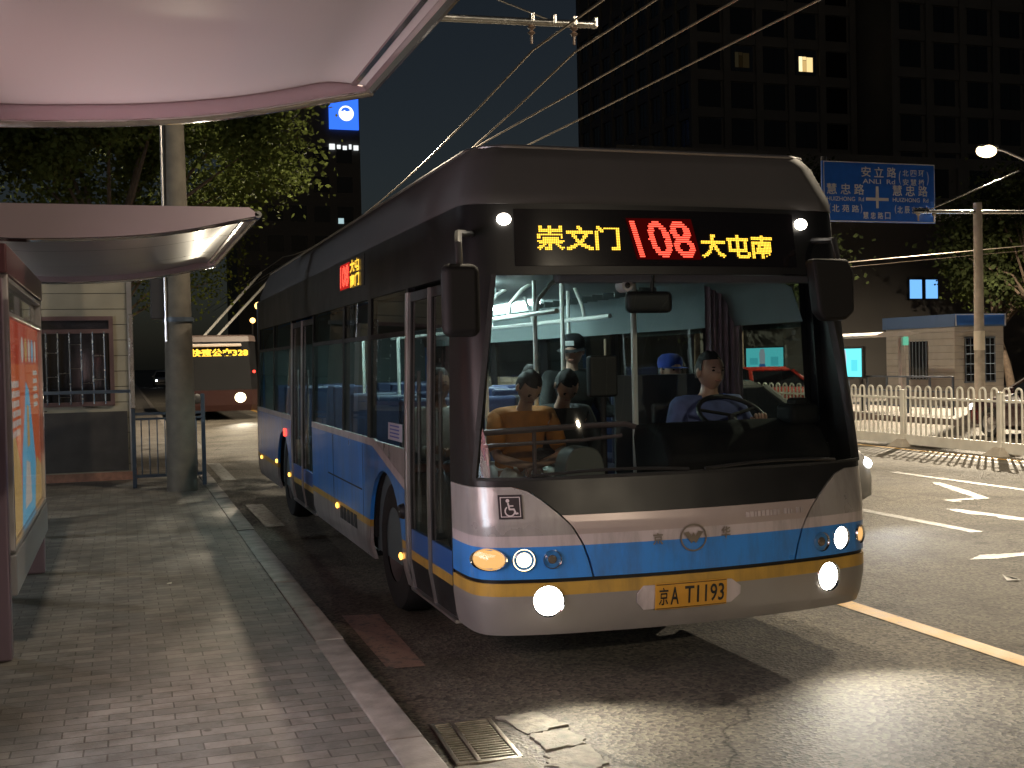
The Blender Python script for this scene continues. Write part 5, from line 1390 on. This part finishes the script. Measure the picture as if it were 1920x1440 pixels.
up = empty('utility_pole', (21.85, 25.8, .15), 0, 'concrete pole with a white band carrying a wire arm on the far pavement', 'pole')
b = MB(); b.lathe([(.0001, 0), (.14, 0), (.125, 3), (.11, 5.6), (.0001, 5.6)], seg=18); obj('shaft', b, M['concrete'], up)
b = MB(); b.lathe([(.13, 1.65), (.142, 1.66), (.138, 2.16), (.126, 2.17)], seg=18); obj('white_band', b, mat('band_white', (.6, .55, .45), .6), up)
b = MB(); b.tube([(-2.05, .0, 5.32), (3.6, 0, 5.42)], .05, 8); b.tube([(-1.5, 0, 5.4), (1.4, 0, 6.5)], .016, 6); b.rbox((-1.8, 0, 5.40), (.5, .05, .05), .01)
arm = obj('bracket_arm', b, M['steel'], up)
for x in (-1.9, -1.4):
    b = MB(); b.lathe([(.0001, 0), (.03, -.02), (.06, -.06), (.02, -.10), (.02, -.24), (.0001, -.24)], (x, 0, 5.32), 'Z', 10); obj('insulator', b, M['concrete'], arm)
cb = [(16.0, 27.9, 4.05), (25.5, 27.9, 4.86), (34, 28, 5.4)]
wire(cb, 'upper of two thin cables sloping down left behind the far concrete pole', .013, 'sloping cables', 'cable')
wire([(x, y, z - .13) for x, y, z in cb], 'lower of two thin cables sloping down left behind the far concrete pole', .012, 'sloping cables', 'cable')

# ================================================================== BUILDINGS
M['towerwall'] = mat('tower_wall', (.10, .098, .095), .8, var=.12, vscale=.3)
M['towerglass'] = mat('tower_glass', (.006, .006, .007), .2, var=.3, vscale=.4)
def tower(label, x0, x1, y0, y1, h, westwin, lit=(), pitch=3.55, rows=range(5, 12)):
    r = empty('apartment_tower', (x0, y0, 0), 0, label, 'building')
    W, D = x1 - x0, y1 - y0
    b = MB(); b.bb(0, W, 0, D, 0, h)
    n = int(W / pitch); p = W / n
    for i in range(n + 1): b.bb(i * p - .38, i * p + .38, -.35, -.002, 6, h - 1)
    for j in range(2, int(h / 3.9)): b.bb(0, W, -.18, -.003, j * 3.9 - .5, j * 3.9 + .5)
    if westwin:
        m = int(D / 3.2); q = D / m
        for i in range(m + 1): b.bb(-.35, -.002, i * q - .3, i * q + .3, 6, h - 1)
        for j in range(2, int(h / 3.9)): b.bb(-.18, -.003, 0, D, j * 3.9 - .5, j * 3.9 + .5)
    obj('facade', b, M['towerwall'], r, smooth=0)
    w0 = MB(); w0.bb(-1.3, 1.3, -.05, -.004, .62, 3.3); w0.bb(-.05, .05, -.09, -.052, .62, 3.3)
    base = None
    for j in rows:
        for i in range(n):
            if base is None: base = o = obj('window', w0, M['towerglass'], r, smooth=0)
            else: o = base.copy(); COL.objects.link(o); o.parent = r
            o.location = ((i + .5) * p, 0, j * 3.9)
            if (i, j) in lit:
                o.data = base.data.copy(); o.data.materials[0] = M['darkglass']
                b = MB(); v_ = lit[(i, j)]
                b.bb(-.85, -.42, -.10, -.093, 1.0, 2.6, 0); b.bb(-.38, .04, -.10, -.093, 1.0, 2.2, 1); b.bb(.08, .85, -.10, -.093, 1.0, 2.55, 2); b.bb(-.38, .04, -.10, -.093, 2.25, 2.6, 2)
                g_ = obj('lit_pane', b, [emis('warm_room', (1.0, .80, .42), v_), emis('warm_curtain', (1.0, .66, .25), v_ * .45), emis('warm_wall', (1.0, .72, .32), v_ * .75)], r, smooth=0); g_.parent = o
        if westwin:
            for i in range(m):
                o = base.copy(); COL.objects.link(o); o.parent = r
                o.location = (0, (i + .5) * q, j * 3.9); o.rotation_euler = (0, 0, R(-90)); o.scale = (.75, 1, 1)
    return r
tower('tall dark residential tower with a corner and one lit yellow window', 57.2, 76.6, 110, 141, 62, True, {(3, 8): 1.1, (1, 8): .012}, rows=range(5, 11))
tower('dark residential tower block at the right edge of the view', 77.5, 112, 104, 128, 58, False, {}, pitch=4.2, rows=range(5, 10))
tower('dark low podium block in front of the residential towers', 40.5, 96, 92, 102, 20, False, {}, pitch=5.0, rows=range(2, 5))
ob = empty('office_block', (14.0, 150, 0), 0, 'dark office block with a square blue rooftop sign bearing a white emblem', 'building')
b = MB(); b.bb(0, 15.9, 0, 16, 0, 42); obj('wall', b, mat('office_wall', (.10, .095, .09), .7), ob)
b = MB(); b.bb(11.95, 15.75, -.3, -.005, 31.9, 36.0); s_ = obj('rooftop_sign', b, emis('blue_sign_light', (.035, .16, .95), 1.0), ob)
b = MB(); cx, cz = 14.15, 33.95
def emb(P, o): b.add([(cx + x, -.31 - o, cz + z) for x, z in P], [tuple(range(len(P)))], 0 if o == .0 or o == .04 else 1)
C = lambda r, a0=0, a1=360, st=15: [(r * math.cos(R(a)), r * math.sin(R(a))) for a in range(a0, a1, st)]
emb(C(.98), .0); emb([(x * .72 - .05, z * .72 + .12) for x, z in C(.9, 10, 171, 12)] , .02)
emb([(-.62, .1), (-.2, .42), (.1, .1), (.45, .38), (.62, .12), (.4, .0), (.05, -.12), (-.3, .1)], .04)
obj('emblem', b, [emis('emblem_white', (.9, .95, 1.0), 1.3), emis('emblem_blue', (.03, .15, .8), .9)], s_, smooth=0)
b = MB(); random.seed(2); x = 11.9
for k in range(5):
    wd = (.7, .45, .5, .3, .6)[k]; b.bb(x, x + wd, -.2, -.01, 29.3 + .1 * (k % 2), 30.0 - .1 * (k % 3)); x += wd + .3
obj('lit_lettering', b, emis('sign_letters', (.85, .9, .9), .9), ob, smooth=0)
w0 = None
for j in range(2, 8):
    for i in range(5):
        if w0 is None: b = MB(); b.bb(-1, 1, -.05, -.004, 0, 2.0); o = w0 = obj('window', b, M['towerglass'], ob, smooth=0)
        else: o = w0.copy(); COL.objects.link(o); o.parent = ob
        o.location = (1.8 + i * 3.0, 0, j * 3.8 + 1)
for x, z, c in ((13.2, 19.8, .5), (14.5, 17.3, .8)): 
    b = MB(); b.bb(x - .35, x + .35, -.09, -.052, z, z + .7); obj('lit_window', b, emis('cool_room', (.6, .85, .9), c), ob, smooth=0)
ft = empty('broadcast_tower', (42.4, 400, 0), 0, 'distant slim tower outlined in rows of small lights', 'tower')
b = MB(); b.bb(-1.8, 1.8, -1.8, 1.8, 0, 30); b.bb(-3.0, 3.0, -3, 3, 30, 31); b.bb(-1.2, 1.2, -1.2, 1.2, 31, 44); obj('shaft', b, M['towerwall'], ft)
b = MB()
for j in range(18): b.bb(1.2, 1.7, -1.95, -1.82, 4 + j * 2.3, 4.7 + j * 2.3)
for z in (31.2, 34.5, 38, 25): b.bb(-2.8, 1.0, -3.2, -3.02, z, z + .7)
obj('light_string', b, emis('tower_lights', (.65, .8, .9), .8), ft, smooth=0)
for x, y, z, lab in ((10.1, 92, 6.4, 'distant amber street lamp above the following trolleybus, the higher of two'), (13.6, 130, 6.7, 'distant amber street lamp above the following trolleybus, the lower of two')):
    r = empty('street_lamp', (x, y, 0), 0, lab, 'street lamp')
    b = MB(); b.tube([(0, .1, 0), (0, .1, z - .1)], .10, 8); obj('pole', b, M['aluminium'], r)
    b = MB(); b.ball((0, 0, z), .30); obj('lamp_globe', b, emis('amber_globe', (1.0, .55, .15), 3.5), r)

# ================================================================== TREES
def leafmat(name, c):
    m = mat(name, c, .85, var=.35, vscale=1.5, spec=.1)
    n = m.node_tree.nodes; l = m.node_tree.links; p = n['Principled BSDF']; out = n['Material Output']
    tl = n.new('ShaderNodeBsdfTranslucent'); l.new(p.inputs['Base Color'].links[0].from_socket, tl.inputs[0])
    mx = n.new('ShaderNodeMixShader'); mx.inputs[0].default_value = .3
    l.new(p.outputs[0], mx.inputs[1]); l.new(tl.outputs[0], mx.inputs[2]); l.new(mx.outputs[0], out.inputs[0]); return m
M['leaf'] = leafmat('leaf_green', (.10, .125, .035)); M['leafdark'] = leafmat('leaf_dark', (.035, .045, .016)); M['leafolive'] = leafmat('leaf_olive', (.032, .036, .010)); M['leafyellow'] = leafmat('leaf_yellow_green', (.10, .12, .02))
M['bark'] = mat('bark', (.12, .085, .06), .85, var=.3, vscale=10, bump=.5, bscale=30)
def tree(label, loc, th, cr, cz, nl=9000, ls=.13, m='leaf', seed=1, group=None, lean=(0, 0), clumps=34, off=(0, 0)):
    rng = np.random.default_rng(seed); rnd = random.Random(seed)
    r = empty('tree', loc, 0, label, 'tree', group)
    b = MB(); top = Vector((lean[0], lean[1], th))
    b.tube([(0, 0, -.1), (lean[0] * .3, lean[1] * .3, th * .4), tuple(top)], [.20, .15, .11], 10)
    cen = []
    for i in range(clumps):
        while True:
            v = rng.uniform(-1, 1, 3)
            if .25 < np.linalg.norm(v) < 1: break
        c = Vector((off[0] + v[0] * cr[0], off[1] + v[1] * cr[1], cz + v[2] * cr[2])); cen.append(c)
        if i < 12: 
            mid = top.lerp(c, .5) + Vector((rnd.uniform(-.2, .2), rnd.uniform(-.2, .2), .2)); b.tube([tuple(top - Vector((0, 0, .3))), tuple(mid), tuple(c)], [.07, .04, .012], 6)
    obj('trunk', b, M['bark'], r)
    k = rng.integers(0, clumps, nl); C_ = np.array(cen)[k]
    sz = rng.uniform(.5, 1.15, clumps)[k][:, None] * np.array(cr)[None, :] * .33
    P = C_ + np.clip(rng.normal(0, .55, (nl, 3)), -1.4, 1.4) * sz
    d = rng.normal(0, 1, (nl, 3)); d[:, 2] *= .6; d[:, 2] -= .35; d /= np.linalg.norm(d, axis=1)[:, None]
    e = np.cross(d, rng.normal(0, 1, (nl, 3))); e /= np.linalg.norm(e, axis=1)[:, None]
    L = rng.uniform(.6, 1.3, nl)[:, None] * ls
    V = np.stack([P, P + d * L * .5 + e * L * .32, P + d * L, P + d * L * .5 - e * L * .32], 1).reshape(-1, 3)
    me = bpy.data.meshes.new('crown'); me.from_pydata(V.tolist(), [], np.arange(nl * 4).reshape(-1, 4).tolist()); me.materials.append(M[m])
    o = bpy.data.objects.new('crown', me); COL.objects.link(o); o.parent = r
    return r
tree('broad tree with lamplit leaves reaching out left of the blue sign', (-.2, 27.5, .15), 4.0, (3.3, 3.0, 2.0), 6.9, 46000, .14, seed=4, off=(.9, 0), clumps=46)
tree('dark tree behind the farther shelter canopy and concrete pole', (-5.5, 24.5, .15), 3.6, (4.2, 3.4, 2.2), 6.4, 28000, .15, 'leafdark', seed=9)
tree('yellow-green street tree lit up beyond the farther canopy', (-.5, 50, .15), 3.5, (4.2, 3.2, 2.6), 6.6, 8000, .17, 'leafyellow', seed=12, off=(1.0, 0))
tree('leaning tree with olive lamplit leaves at the right edge', (34.2, 38.5, .15), 2.6, (2.5, 2.3, 2.0), 4.9, 8000, .17, seed=21, lean=(-.8, 0), off=(-.5, 0), clumps=26)
random.seed(8)
for i, (x, y, h, lab) in enumerate(((21.5, 38, 7.5, 'dark tree behind the cyan screen across the street'), (26, 50, 9, 'dark tree rising behind the blue road sign'), (34, 52, 10, 'tall dark tree left of the lit street lamp'), (33, 36, 8, 'dark tree right of the lit street lamp'), (42, 58, 11, 'large dark tree far behind the lit street lamp'))):
    tree(lab, (x, y, .15), h * .45, (3.6, 3.2, h * .36), h * .72, 7000, .22, 'leafdark', seed=30 + i, group=None)
